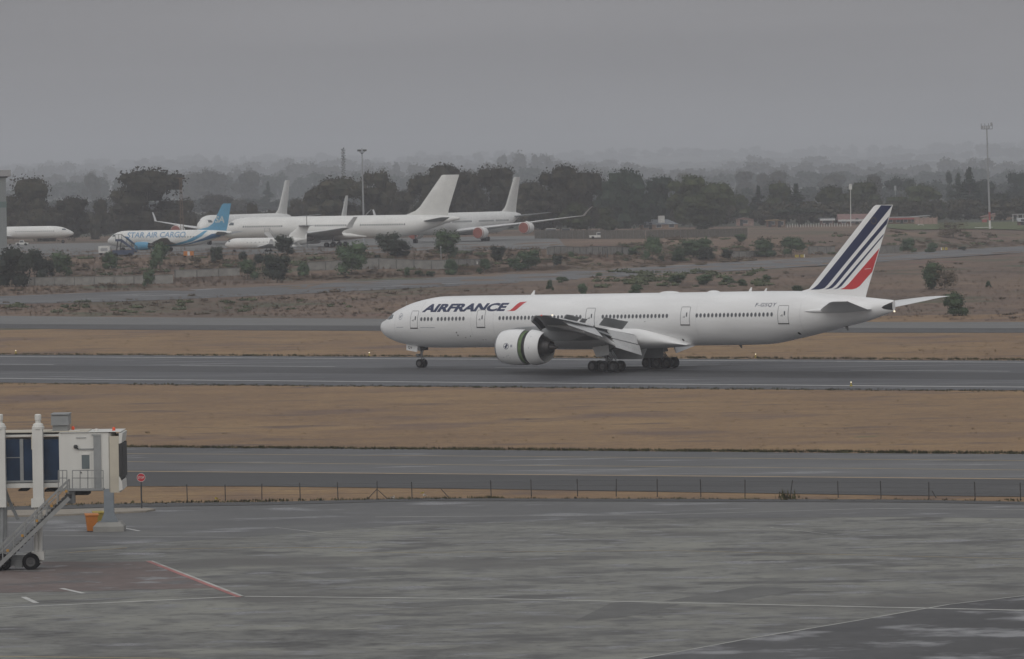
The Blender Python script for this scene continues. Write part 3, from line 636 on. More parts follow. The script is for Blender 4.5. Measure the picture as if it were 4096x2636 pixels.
        for q, w in ((27.2, 1.9), (27.6, 1.7), (27.45, 2.0), (26.6, 1.75), (30.5, 2.9), (30.52, 4.2)):
            v, f = poly_2d([(q, w), (q + .1, w), (q + .1, w + .1), (q, w + .1)]); decal(en, v, f, cs, 5, ((0, 0.1),), S0)
    eng = en.build('engine', [M_PAINT, M_LIP, M_WINGG, M_OUTL, M_NAVY, M_GREYTXT], AF_ROOT, 40)
    mb = MB(); mb.lathe(Xl([(3.45, 1.93), (3.95, 1.93)]), o, n=48, mi=0); mb.lathe(Xl([(3.95, 1.88), (4.6, 1.86)]), o, n=48, mi=1); mb.build('cascade_vane', [M_GREEN2, M_DARK], eng, 40)
    mb = MB(); mb.lathe(Xl([(4.5, 1.9), (4.5, 2.09), (5.0, 2.06), (5.6, 1.95), (6.2, 1.76), (6.2, 1.70), (5.5, 1.66), (4.5, 1.7)]), o, n=48); mb.build('reverser_sleeve', M_PAINT, eng, 40)
    mb = MB(); mb.lathe(Xl([(3.6, 1.12), (4.6, 1.15), (5.6, 1.06), (6.2, .9), (6.5, .84)]), o, n=40, mi=0); mb.lathe(Xl([(6.4, .86), (6.5, .86), (6.95, .70), (6.95, .65), (6.4, .63)]), o, n=40, mi=1); mb.build('core_nozzle', [M_STEEL, M_STEELD], eng, 40)
    mb = MB(); mb.lathe(Xl([(6.3, .52), (6.9, .46), (7.5, .22), (7.9, .04)]), o, n=32); mb.build('exhaust_plug', M_STEELD, eng, 40)
    mb = MB(); mb.lathe(Xl([(3.55, 1.70), (3.56, .02)]), o, n=40); mb.build('fan', M_DARK, eng, 40)
    mb = MB(); mb.lathe(Xl([(1.3, .02), (1.5, .22), (1.9, .42), (2.2, .5)]), o, n=24, mi=0); mb.lathe(Xl([(2.2, .5), (2.2, 1.6)]), o, n=40, mi=1); mb.build('spinner', [M_GEAR, M_DARK], eng, 40)
    # pylon
    mb = MB(); rg = []
    for s, top, bot, w in ((26.6, 5.02, 4.95, .05), (27.6, 5.25, 4.9, .25), (29.2, 5.36, 4.7, .36), (31.0, 5.45, 4.4, .40), (32.6, 5.4, 3.75, .42), (34.0, 5.2, 3.7, .42), (35.6, 5.1, 3.85, .38), (37.2, 5.05, 4.3, .22), (38.4, 5.0, 4.85, .05)):
        rg.append([P(s, L9 + w * a, (top + bot) / 2 + (top - bot) / 2 * b) for a, b in ((-1, -.7), (-.6, -1), (.6, -1), (1, -.7), (1, .7), (.6, 1), (-.6, 1), (-1, .7))])
    mb.rings(rg, 0, True, True); mb.build('pylon', M_WINGG, AF_ROOT, 40)

# fin, with the livery stripes laid on its surface
LEf = [(8.0, 60.0), (9.2, 60.6), (9.45, 61.6), (9.95, 62.1), (18.75, 70.45), (18.95, 70.85)]
TEf = [(8.0, 69.05), (8.6, 69.2), (18.75, 72.93), (18.95, 72.98)]
fle = lambda z: lerp(z, LEf)[0]; fte = lambda z: lerp(z, TEf)[0]
mb = MB(); fin_mb(mb, [(z, fle(z), fte(z)) for z in (8.0, 9.0, 9.2, 9.45, 9.95, 11, 13, 15, 17, 18.75, 18.9)], S0, 0, 0.085)
def fs_(s, z, off=0.014): a, b = fle(z), fte(z); f = min(1, max(0, (s - a) / (b - a))); return fin_t(f, b - a, .085) + off
ST = {'s1': [(71.49, 18.86), (72.9, 18.82), (69.56, 15.25), (66.96, 12.59), (64.35, 9.91), (63.91, 9.54), (63.5, 9.43), (63.11, 9.38), (61.98, 9.35), (62.5, 9.61), (63.0, 9.95), (65.74, 12.75), (68.23, 15.36)],
      's2': [(72.44, 17.58), (72.16, 16.75), (68.92, 13.45), (65.45, 9.91), (64.96, 9.54), (64.5, 9.44), (63.95, 9.4), (64.47, 9.6), (64.96, 9.98), (68.69, 13.82)],
      's3': [(71.76, 15.66), (71.66, 15.4), (66.18, 9.76), (65.69, 9.48), (65.08, 9.4), (65.57, 9.6), (65.94, 9.93)],
      'red': [(71.14, 14.02), (70.14, 11.36), (68.5, 9.75), (68.01, 9.49), (67.52, 9.38), (66.02, 9.4), (66.55, 9.6), (67.1, 10.01), (69.14, 12.03)]}
for k, pl in ST.items():
    v, f = poly_2d(pl); decal(mb, v, f, fs_, 2 if k == 'red' else 1, ((0, 0.5), (0, 0.4)), S0)
for k in range(12):
    t = 2 * math.pi * k / 12; c = (70.52 + .33 * math.cos(t), 17.12 + .36 * math.sin(t)); v, f = poly_2d([(c[0] + .06 * math.cos(a), c[1] + .06 * math.sin(a)) for a in [math.pi / 3 * j for j in range(6)]])
    decal(mb, v, f, lambda a, b: fs_(a, b, 0.03), 3, ((0, 0.5),), S0)
v, f = poly_2d([(69.2, 11.65), (70.0, 11.72), (70.0, 11.76), (69.2, 11.69)]); decal(mb, v, f, lambda a, b: fs_(a, b, 0.03), 0, ((0, 0.5),), S0)
fin = mb.build('fin', [M_PAINT, M_NAVY, M_RED, M_STAR], AF_ROOT, 40)
for sd in (1, -1):
    mb = MB(); wing_mb(mb, [(0.9, 62.8, 70.6, 7.0, 7.15, .10), (2.4, 64.6, 70.9, 7.1, 7.2, .10), (5, 66.7, 71.7, 7.5, 7.55, .095), (9.6, 70.5, 73.15, 8.15, 8.2, .09), (10.5, 71.5, 73.55, 8.27, 8.3, .07), (10.75, 72.3, 73.75, 8.3, 8.33, .05)], sd, S0)
    mb.build('stabilizer', M_PAINT, AF_ROOT, 40)
    mb = MB(); rg = []
    for s, w, z in ((62.6, .04, 6.95), (63.6, .28, 7.0), (65.2, .42, 7.02), (67.5, .4, 7.05), (70.6, .1, 7.15)): rg.append([P(s, sd * (lerp(s, [(62.6, 2.55), (65.2, 2.1), (70.6, 1.1)])[0] + w * math.cos(t)), z + w * .7 * math.sin(t)) for t in [2 * math.pi * i / 14 for i in range(14)]])
    mb.rings(rg, 0, True, True); mb.build('stabilizer_fairing', M_PAINT, AF_ROOT, 50)
# tail cone opening and lamps
mb = MB(); v, f = poly_2d([(71.75, 7.36), (72.0, 7.56), (72.5, 7.8), (72.93, 7.98), (72.93, 7.05), (72.4, 7.1), (71.95, 7.2)]); decal(mb, v, f, lambda a, b: FU.surf(a, b, .02), 0, ((0, .1), (0, .2)), S0)
mb.build('exhaust_opening', M_DARK, AF_ROOT, 40)
mb = MB(); mb.ball(P(73.0, 0, 6.9), .10); mb.build('tail_lamp', M_LAMPW, AF_ROOT)
# antennas
for s, l_, h_ in ((22.6, .55, .5), (53.5, .4, .45), (55.6, .3, .32)):
    mb = MB(); t_ = FU(s)[0]; mb.prism([P(s - l_ / 2, -.03, t_ - .05), P(s + l_ / 2, -.03, t_ - .05), P(s + l_ / 2 + .12, -.03, t_ + h_), P(s + .06 + l_ / 4, -.03, t_ + h_)], (0, .06, 0)); mb.build('antenna', M_PAINT, AF_ROOT)
for s, L_ in ((42.35, 2.8), (48.5, 1.7)):
    mb = MB(); t_ = FU(s)[0]; mb.ball(P(s, 0, t_ - .06), 1, 20, sc=(L_ / 2, .55, .24)); mb.build('radome', M_PAINT, AF_ROOT, 60)
for s, h_ in ((52.0, .35), (66.5, .45), (33.6, .4)):
    mb = MB(); b_ = FU(s)[1] if s != 33.6 else 2.45; mb.prism([P(s - .2, -.02, b_ + .1), P(s + .3, -.02, b_ + .1), P(s + .35, -.02, b_ - h_), P(s + .2, -.02, b_ - h_)], (0, .04, 0)); mb.build('antenna', M_GEAR, AF_ROOT)

# landing gear
wp = wheel_protos(0.53, 0.40, 'nose')
ng = MB(); ng.tube(P(5.95, 0, 2.75), P(5.95, 0, 1.2), .16, .14); ng.tube(P(5.95, 0, 1.25), P(5.95, 0, .5), .1, .1); ng.tube(P(5.95, -.45, .53), P(5.95, .45, .53), .09)
ng.bar(P(6.1, 0, 1.35), P(6.42, 0, 1.0), .12, .1); ng.bar(P(6.42, 0, 1.0), P(6.1, 0, .62), .12, .1); ng.bar(P(5.9, 0, 1.5), P(5.3, 0, 1.32), .3, .16); ng.box(P(5.5, 0, 1.55), (.5, .5, .22)); ng.tube(P(5.8, 0, 2.5), P(4.9, 0, 2.9), .07)
ngo = ng.build('nose_gear', M_GEAR, AF_ROOT)
wp.parent = ngo; wp.location = P(5.95, .36, .53); w2 = copy_tree(wp, ngo); w2.location = P(5.95, -.36, .53)
for sd in (1, -1):
    mb = MB(); mb.prism([P(4.13, sd * .55, 2.86), P(5.84, sd * .55, 2.72), P(5.77, sd * .62, 1.90), P(4.16, sd * .62, 2.14)], (0, sd * .04, 0))
    if sd == 1:
        tx, tf = text_2d('QY', .62, .34, offset=0.01)
        mb.add([P(4.42 + a, .668, 2.28 + b - .13 * a) for a, b in tx], tf, 1)
    mb.build('gear_door', [M_PAINT, M_DARK], AF_ROOT, 0)
mb = MB(); mb.box(P(6.35, 0, 2.42), (.55, .9, .6)); mb.build('wheel_well', M_DARK, AF_ROOT)
wm = wheel_protos(0.65, 0.50, 'main'); used = False
for sd in (1, -1):
    g = MB(); y = sd * 5.49
    g.tube(P(37.1, y * .93, 3.6), P(37.1, y, 1.7), .26, .22); g.tube(P(37.1, y, 1.8), P(37.1, y, .7), .16, .15); g.bar(P(35.4, y, .66), P(38.8, y, .66), .3, .34)
    for q in (35.63, 37.1, 38.57): g.tube(P(q, y - .75, .66), P(q, y + .75, .66), .11)
    g.tube(P(36.9, y, 1.6), P(35.9, y * .85, 3.0), .09); g.tube(P(37.3, y, 1.5), P(38.3, y, .95), .1); g.bar(P(37.3, y, 1.9), P(37.9, y, 1.4), .18, .12); g.bar(P(37.9, y, 1.4), P(37.4, y, .95), .18, .12); g.tube(P(37.1, y * .95, 2.3), P(37.3, y * .55, 3.0), .12); g.tube(P(37.6, y - sd * .2, 2.2), P(38.5, y - sd * .2, 1.0), .05)
    go = g.build('main_gear', M_GEAR, AF_ROOT)
    for q in (35.63, 37.1, 38.57):
        for dy in (.69, -.69):
            if used: o = copy_tree(wm, go)
            else: o, used = wm, True; wm.parent = go
            o.location = P(q, y + dy, .65)
    mb = MB(); mb.prism([P(35.3, sd * 5.8, 2.85), P(37.6, sd * 5.75, 3.1), P(37.85, sd * 6.0, 1.98), P(36.05, sd * 6.05, 1.72)], (0, sd * .05, 0)); mb.build('gear_door', M_FLAPG, AF_ROOT, 0)
    mb = MB(); mb.prism([P(35.2, sd * 1.6, 2.45), P(40.2, sd * 1.6, 2.6), P(39.8, sd * 2.1, 1.35), P(36.4, sd * 2.1, 1.3)], (0, sd * .05, 0)); mb.build('gear_door', M_WINGG, AF_ROOT, 0)
# ---------------------------------------------------------------- parked aircraft on the far apron
M_PLAIN = mat('dusty_white_paint', (0.72, 0.72, 0.705), 0.45, var=0.07, scale=0.5, stretch=(0.5, 1, 1.5))
M_CREAM = mat('cream_fin_paint', (0.62, 0.62, 0.60), 0.5, var=0.06, scale=0.6)
M_COVER = mat('red_intake_cover', (0.26, 0.085, 0.068), 0.75, var=0.15, scale=1.5)
M_TEAL = mat('sky_blue_livery', (0.085, 0.29, 0.46), 0.4, var=0.06)
M_BLUE = mat('blue_livery_lettering', (0.15, 0.29, 0.45), 0.4, var=0.08)
M_TEALD = mat('deep_blue_belly', (0.035, 0.13, 0.27), 0.4, var=0.08)
M_PALE = mat('pale_livery_lettering', (0.52, 0.56, 0.55), 0.5)
PWIN = None
def parked(name, label, pos, head, L, R, zc, sg, wing, engines, fin, stab, paint, rows=(), group='parked airliners across the airfield', tailcone=True,
           cover=False, winglet=None, fin_mat=None, nose_drop=0.25, side=1, axles=2, gear_lat=5.3, nose_s=None, windows_side=(1,), deco=None, sharp=1.0):
    """pos: ground point under the main gear; head: unit vector of the nose; sg: main gear station"""
    rt = thing(name, label, 'airliner' if L > 25 else 'business jet', pos, math.atan2(head[1], head[0]), group)
    D = 2 * R; p = lambda s, l, z: (sg - s, l, z)
    raw = [(0, -nose_drop, -nose_drop - .01, .01), (.05, -nose_drop + .2, -nose_drop - .22, .22), (.2, .22, -.66, .48), (.42, .55, -.84, .70), (.7, .82, -.94, .85), (1.0, .95, -.985, .95), (1.4, 1, -1, 1)]
    T = [(a * D * sharp, zc + b * R, zc + c * R, h * R) for a, b, c, h in raw]
    T += [(L - 3.0 * D, zc + R, zc - R, R), (L - 2.2 * D, zc + R, zc - .84 * R, .95 * R), (L - 1.2 * D, zc + .95 * R, zc - .22 * R, .68 * R), (L - .45 * D, zc + .86 * R, zc + .28 * R, .36 * R), (L, zc + .74 * R, zc + .5 * R, .13 * R)]
    fu = Fus(T, 3); mb = MB(); fu.mesh(mb, sg, 28)
    if deco: deco(mb, fu, sg)
    fo = mb.build('fuselage', [paint, M_BLUE, M_TEAL, M_TEALD, M_PALE, M_GREYTXT], rt, 40)
    global PWIN
    if PWIN is None:
        m = MB(); m.box((0, 0, 0), (.26, .05, .40)); PWIN = m.build('window', M_GLASS, rt, 0)
        free = [PWIN]
    else: free = []
    zw_ = zc + .16 * R
    for a, b, n in rows:
        for sd in windows_side:
            for k in range(n):
                s = a + (b - a) * k / max(1, n - 1); y = fu.surf(s, zw_, 0.0)
                o = free.pop() if free else inst(PWIN, 'window', rt, (0, 0, 0))
                o.location = (sg - s, sd * y, zw_); o.rotation_euler = (sd * math.asin(.16), 0, 0); o.scale = (R / 2.8 + .1,) * 3
    for sd in (1, -1):
        m = MB(); v, f = poly_2d([(.40 * D, zc + .30 * R), (.66 * D, zc + .30 * R), (.66 * D, zc + .52 * R), (.50 * D, zc + .56 * R)])
        decal(m, [(a * sharp, b) for a, b in v], f, lambda a, b: sd * fu.surf(a, b, .02), 0, ((0, .15), (0, .3)), sg); m.build('cockpit_window', M_CGLASS, rt, 40)
    if wing:
        for sd in (1, -1):
            m = MB(); wing_mb(m, [(l, a, b, z, z, tc) for l, a, b, z, tc in wing], sd, sg); wo = m.build('wing', M_FLAPG if not deco else M_WINGG, rt, 40)
            if winglet:
                l, a, b, z, tc = wing[-1]; h, out_, back, tl = winglet; m = MB(); rg = []
                for k in range(4):
                    t = k / 3; aa, c = a + back * t, (b - a) * (1 - t) + tl * t
                    rg.append([(sg - (aa + c * f), sd * (l - .05 + out_ * t) + q * c * .05, z + h * t ** .8) for f, q in ((0, 0), (.3, 1), (1, 0), (.3, -1))])
                m.rings(rg, 0, True, True); m.build('winglet', M_FLAPG, wo, 40)
    for l, z, s0, Le, r, cov in engines:
        for sd in (1, -1):
            m = MB(); pr = [(.1, r * .8), (0, r * .86), (.15, r * .93), (Le * .3, r), (Le * .6, r * .97), (Le * .8, r * .86), (Le * .8, r * .8), (Le * .5, r * .75)]
            m.lathe([(-a, b) for a, b in pr], p(s0, sd * l, z), n=24); m.lathe([(-.6, r * .82), (-.62, .02)], p(s0, sd * l, z), n=24, mi=1); m.lathe([(-Le * .6, r * .5), (-Le * .95, r * .42), (-Le * 1.12, .04)], p(s0, sd * l, z), n=20, mi=1)
            eo = m.build('engine', [paint if not deco else M_TEAL, M_STEELD], rt, 40)
            if cov: m = MB(); m.lathe([(.02, .02), (.06, r * .55), (.0, r * .87), (-.5, r * .98)], p(s0, sd * l, z), n=24); m.build('intake_cover', M_COVER, eo, 40)
            if wing and l > R * 1.3:
                m = MB(); zt = lerp(l, [(w[0], w[3]) for w in wing])[0]; m.prism([p(s0 + Le * .25, sd * l - .15, z + r * .85), p(s0 + Le * .8, sd * l - .15, z + r * .7), p(s0 + Le * 1.5, sd * l - .15, zt - .1), p(s0 + Le * .8, sd * l - .15, zt + .15), p(s0 + Le * .4, sd * l - .15, z + r * 1.1)], (0, .3, 0)); m.build('pylon', paint, rt, 0)
            elif wing: m = MB(); m.span(p(s0 + Le * .3, sd * R * .7, z - .1), p(s0 + Le * .75, sd * l, z + .15)); m.build('pylon', paint, rt, 0)
    m = MB(); fin_mb(m, fin, sg, 0, .09)
    if deco:
        def fsf(s, z): 
            q = [(w[0], w[1], w[2]) for w in fin]; a, b = lerp(z, q); return fin_t(min(1, max(0, (s - a) / (b - a))), b - a, .09) + .02
        tx, tf = text_2d('SA', 2.7, 1.55, shear=.15, offset=.02); decal(m, [(28.15 + a, 6.75 + b) for a, b in tx], tf, fsf, 1, ((0, .4), (0, .4)), sg)
    m.build('fin', [fin_mat or paint, M_PALE], rt, 40)
    for sd in (1, -1):
        m = MB(); wing_mb(m, stab, sd, sg); m.build('stabilizer', M_WINGG if side else paint, rt, 40)
    # gear
    ns = nose_s if nose_s else .095 * L; wr = .22 * R if R > 2.5 else .27 * R
    wo = wheel_protos(wr, wr * .7, ''); g = MB(); g.tube(p(ns, 0, zc - R * .8), p(ns, 0, wr), .1 * R / 2 + .04, n=6); go = g.build('nose_gear', M_GEAR, rt)
    wo.parent = go; wo.location = p(ns, .25, wr); w2 = copy_tree(wo, go); w2.location = p(ns, -.25, wr)
    for sd in (1, -1):
        g = MB(); g.tube(p(sg, sd * gear_lat * .9, zc - R * .6), p(sg, sd * gear_lat, wr), .14 * R / 2 + .05, n=6); g.bar(p(sg - (axles - 1) * wr * 1.3 - .1, sd * gear_lat, wr), p(sg + (axles - 1) * wr * 1.3 + .1, sd * gear_lat, wr), .2, .2); go = g.build('main_gear', M_GEAR, rt)
        for k in range(axles):
            for dy in (.55, -.55): o = copy_tree(wo, go); o.location = p(sg + (k - (axles - 1) / 2) * wr * 2.5, sd * gear_lat + dy * R / 2.8, wr)
    if L > 45:
        m = MB(); rg = []
        for s, h, a, b in ((sg - 13, .4, -.75, -.8), (sg - 9, .95, -.35, -1.12), (sg, 1.04, -.2, -1.16), (sg + 4, 1.0, -.4, -1.12), (sg + 8, .6, -.8, -.95)):
            rg.append([p(s, h * R * math.cos(t), zc + R * ((a + b) / 2 + (a - b) / 2 * math.sin(t))) for t in [2 * math.pi * i / 24 for i in range(24)]])
        m.rings(rg, 0, True, True); m.build('belly_fairing', paint, rt, 50)
    return rt
U = lambda deg: (math.cos(rad(deg)), math.sin(rad(deg)))
A340W = lambda s0: [(2.4, s0, s0 + 12.5, 2.9, .12), (9.4, s0 + 4.7, s0 + 14.0, 3.75, .11), (19, s0 + 11.0, s0 + 16.6, 4.9, .1), (28, s0 + 16.9, s0 + 19.6, 6.1, .09), (30.6, s0 + 18.9, s0 + 20.6, 6.4, .08)]
def a_fin(L, zt, z0, k=1.0): return [(z0 - .6, L - 13.2 * k, L - 2.6), (z0 + .2, L - 11.8 * k, L - 2.5), (z0 + 1.0, L - 10.0 * k, L - 2.4), (z0 + 2.0, L - 8.9 * k, L - 2.1), (zt - .1, L - 3.7 * k, L + .4), (zt, L - 3.2 * k, L + .42)]
def a_stab(L, z): return [(.6, L - 9.5, L - 3.6, z, z, .09), (9.4, L - 3.3, L - .9, z + 1.0, z + 1.0, .08), (9.8, L - 2.6, L - .8, z + 1.05, z + 1.05, .05)]
ground_pt = lambda p: (p.x, p.y, gz(p.x, p.y))
def place(px, py_any, Y): q = at(px, py_any, Y); return Vector((q.x, Y, gz(q.x, Y)))

# wide-body twin standing broadside in the middle of the row
g = place(1345, 987, 1283); h = U(180 - 7)
parked('airliner', 'plain white twin-engine wide-body parked broadside, nose behind the blue tail of the cargo jet', g, h, 60.6, 2.82, 4.95, 29.3, [(2.4, 18.6, 31.5, 3.0, .12), (9.4, 23.2, 32.2, 3.6, .11), (19, 29.3, 34.2, 4.2, .1), (28, 35.0, 37.2, 4.9, .09), (29.6, 36.4, 38.0, 5.0, .08)],
       [(9.4, 2.35, 19.4, 5.4, 1.62, False)], a_fin(60.2, 17.6, 7.7, 1.08), a_stab(60.2, 6.0), M_PLAIN, [(6.3, 16.0, 18), (20.6, 23.0, 5), (24.6, 32.2, 15), (36.0, 47.0, 20)], winglet=(2.6, 1.5, 2.2, 1.0), fin_mat=M_CREAM, axles=3)
# long four-engine jets facing the camera at an angle
ng_ = place(1662, 974, 1333); h = (-math.cos(rad(66)), -math.sin(rad(66))); g = Vector((ng_.x - h[0] * 32.5, ng_.y - h[1] * 32.5, 0)); g.z = gz(g.x, g.y)
parked('airliner', 'white four-engine jet nosing in, two red intake covers under its long right wing', g, h, 74.0, 2.82, 4.95, 39.2, A340W(27.0), [(9.4, 2.4, 25.2, 5.0, 1.6, True), (19.3, 3.5, 32.6, 5.0, 1.6, True)], a_fin(74, 17.0, 7.7), a_stab(74, 6.2), M_PLAIN,
       [(8, 14, 10), (15.5, 22, 12), (24, 36, 20), (41, 50, 14), (52, 60, 12)], cover=True, winglet=(2.4, 1.6, 2.4, 1.0), fin_mat=M_CREAM, nose_s=6.7, axles=2)
n_ = place(802, 906, 1372); h = (-math.cos(rad(73)), -math.sin(rad(73))); g = Vector((n_.x - h[0] * 39.2, n_.y - h[1] * 39.2, 0)); g.z = gz(g.x, g.y)
parked('airliner', 'plain white four-engine jet whose nose and upturned wingtip show behind the blue cargo jet', g, h, 72.0, 2.82, 5.2, 39.2, A340W(26.5), [(9.4, 2.5, 25.0, 5.0, 1.6, True), (19.3, 3.7, 32.0, 5.0, 1.6, True)], a_fin(72, 17.2, 7.9), a_stab(72, 6.4), M_PLAIN, [], cover=True, winglet=(2.4, 1.6, 2.4, 1.0), fin_mat=M_CREAM, nose_s=6.7)
n_ = place(1190, 906, 1440); h = (-math.cos(rad(74)), -math.sin(rad(74))); g = Vector((n_.x - h[0] * 30, n_.y - h[1] * 30, 0)); g.z = gz(g.x, g.y)
tl = place(1424, 850, 1450)
parked('airliner', 'white jet hidden behind the broadside wide-body so that only its small pale fin shows', (tl.x - 8.0, 1425.0, gz(tl.x, 1425.0)), h, 44.0, 1.98, 3.6, 22.0, [(1.8, 15, 23, 2.4, .11), (16, 26, 28.5, 3.6, .08)], [(5.0, 1.6, 15.5, 3.4, 1.0, False)], [(5.2, 34.5, 41.2), (5.9, 36.6, 41.6), (12.6, 41.4, 43.7)], [(.5, 38, 42, 4.8, 4.8, .09), (6.5, 41, 43, 5.3, 5.3, .08)], M_PLAIN, [], fin_mat=M_CREAM, gear_lat=3.2)
# cargo jet with the blue tail
def cargo_deco(mb, fu, sg):
    tx, tf = text_2d('STAR AIR CARGO', 15.2, 1.30, offset=0.012); decal(mb, [(6.0 + a, 3.42 + b) for a, b in tx], tf, lambda a, b: fu.surf(a, b, .03), 1, ((0, .2), (0, .6)), sg)
    for pl, mi in (([(13.0, 1.35), (18.0, 1.75), (21.5, 2.6), (24.2, 3.8), (25.8, 4.9), (26.6, 4.9), (25.4, 3.6), (23, 2.4), (19.6, 1.6), (16, 1.25)], 2),
                   ([(14.0, 1.22), (19.5, 1.45), (22.5, 2.1), (25.5, 3.0), (27.8, 4.1), (31.2, 4.5), (31.4, 4.1), (30, 3.5), (26, 2.6), (22, 1.7), (18, 1.22)], 3),
                   ([(9.0, 2.25), (13.5, 2.1), (17, 1.9), (17, 1.72), (13, 1.9)], 2), ([(4.9, 3.75), (5.7, 3.3), (7.0, 2.1), (8.2, 1.4), (8.6, 1.35), (7.6, 2.3), (6.2, 3.6), (5.6, 3.8)], 3)):
        v, f = poly_2d(pl); decal(mb, v, f, lambda a, b: fu.surf(a, b, .025), mi, ((0, .2), (0, .6)), sg)
n_ = place(431, 985, 1232); h = (-math.cos(rad(20)), math.sin(rad(20))); g = Vector((n_.x - h[0] * 15.2, n_.y - h[1] * 15.2, 0)); g.z = gz(g.x, g.y)
parked('airliner', 'white cargo jet with bright blue tail, blue engines and large blue lettering on its side', g, h, 32.4, 1.98, 3.15, 15.2, [(1.7, 11.5, 18.6, 1.9, .12), (5.5, 14.3, 18.9, 2.4, .11), (13.6, 19.9, 21.8, 3.3, .09), (14.4, 20.6, 22.0, 3.4, .08)], [(4.9, 1.45, 9.6, 4.3, 1.02, False)],
       [(4.6, 22.4, 31.0), (5.15, 23.6, 31.1), (5.7, 26.2, 31.3), (6.6, 27.6, 31.5), (11.0, 30.0, 32.3), (11.3, 30.5, 32.35)], [(.4, 28.2, 32.0, 4.0, 4.0, .1), (6.0, 31.2, 33.0, 4.6, 4.6, .08)], M_PLAIN, [(19.0, 24.0, 8)], fin_mat=M_TEAL, deco=cargo_deco, gear_lat=2.6, axles=1, nose_s=4.0)
# white tail-engined jet at the left, nose to the right
n_ = place(296, 947, 1490); h = (math.cos(rad(8)), math.sin(rad(8))); g = Vector((n_.x - h[0] * 22.5, n_.y - h[1] * 22.5, 0)); g.z = gz(g.x, g.y)
o = parked('airliner', 'white narrow jet pointing right, its rear cut off by the hangar corner', g, h, 41.0, 1.78, 3.3, 22.5, [(1.5, 18, 25, 2.2, .11), (15.0, 26, 28, 3.2, .09)], [(2.7, 3.9, 31.0, 6.0, .95, False)], [(4.6, 32.5, 40), (5.2, 34, 40.3), (9.3, 38.3, 42)], [(.3, 38, 42, 9.2, 9.2, .1), (6, 40.8, 43, 9.2, 9.2, .08)], M_PLAIN, [(6, 17, 20)], gear_lat=2.5, axles=1, nose_s=3.2, sharp=1.5, windows_side=(-1,))
# business jet in front of the wide-body
n_ = place(899, 962, 1205); h = (-math.cos(rad(16)), math.sin(rad(16))); g = Vector((n_.x - h[0] * 10.8, n_.y - h[1] * 10.8, 0)); g.z = gz(g.x, g.y)
parked('business_jet', 'small white business jet with T-tail and large cabin windows parked before the wide-body', g, h, 20.2, 1.24, 2.2, 10.8, [(1.0, 8.3, 13.0, 1.3, .11), (4.5, 11.0, 13.4, 1.65, .1), (9.2, 13.9, 15.3, 2.1, .08)], [(1.95, 2.75, 12.6, 3.9, .62, False)],
       [(2.9, 13.8, 19.6), (3.4, 15.2, 19.8), (6.1, 18.6, 21.0)], [(.1, 18.3, 21.2, 6.1, 6.1, .1), (3.4, 20.0, 21.6, 6.2, 6.2, .08)], M_PLAIN, [(6.0, 11.0, 6)], winglet=(1.1, .5, .7, .45), gear_lat=1.6, axles=1, nose_s=2.3, group='parked business jets')
# ---------------------------------------------------------------- vegetation
def leaf_mat(name, a, b, trans=0.0):
    m = bpy.data.materials.new(name); m.use_nodes = True; t = m.node_tree; s = t.nodes['Principled BSDF']
    g = nd(t, 'ShaderNodeNewGeometry'); n = nd(t, 'ShaderNodeTexNoise'); n.inputs['Scale'].default_value = 0.42; n.inputs['Detail'].default_value = 3.0
    t.links.new(g.outputs['Position'], n.inputs['Vector'])
    oi = nd(t, 'ShaderNodeObjectInfo'); r = nd(t, 'ShaderNodeMapRange'); r.inputs['From Min'].default_value = .32; r.inputs['From Max'].default_value = .68; t.links.new(n.outputs['Fac'], r.inputs['Value'])
    x = nd(t, 'ShaderNodeMix', data_type='RGBA'); x.inputs[6].default_value = a + (1,); x.inputs[7].default_value = b + (1,); t.links.new(r.outputs[0], x.inputs[0])
    h = nd(t, 'ShaderNodeHueSaturation'); q = nd(t, 'ShaderNodeMapRange'); q.inputs['To Min'].default_value = .7; q.inputs['To Max'].default_value = 1.3; t.links.new(oi.outputs['Random'], q.inputs['Value']); t.links.new(q.outputs[0], h.inputs['Value'])
    t.links.new(x.outputs[2], h.inputs['Color']); t.links.new(h.outputs[0], s.inputs['Base Color']); s.inputs['Roughness'].default_value = .85; s.inputs['Specular IOR Level'].default_value = .15
    MATS[name] = m; return m
L_GUM = leaf_mat('gum_foliage', (0.019, 0.022, 0.015), (0.062, 0.056, 0.038))
L_PINE = leaf_mat('pine_foliage', (0.014, 0.024, 0.017), (0.032, 0.048, 0.030))
L_TREE = leaf_mat('broadleaf_foliage', (0.026, 0.036, 0.016), (0.062, 0.072, 0.032))
L_BUSH = leaf_mat('bush_foliage', (0.038, 0.064, 0.036), (0.082, 0.118, 0.062))
L_DARK = leaf_mat('dark_bush_foliage', (0.018, 0.026, 0.020), (0.045, 0.055, 0.038))
L_DRY = leaf_mat('dry_twig_foliage', (0.075, 0.062, 0.042), (0.135, 0.108, 0.075))
M_BARK = mat('grey_bark', (0.11, 0.095, 0.08), 0.9, var=0.25, scale=3)
NR = np.random.RandomState(3)
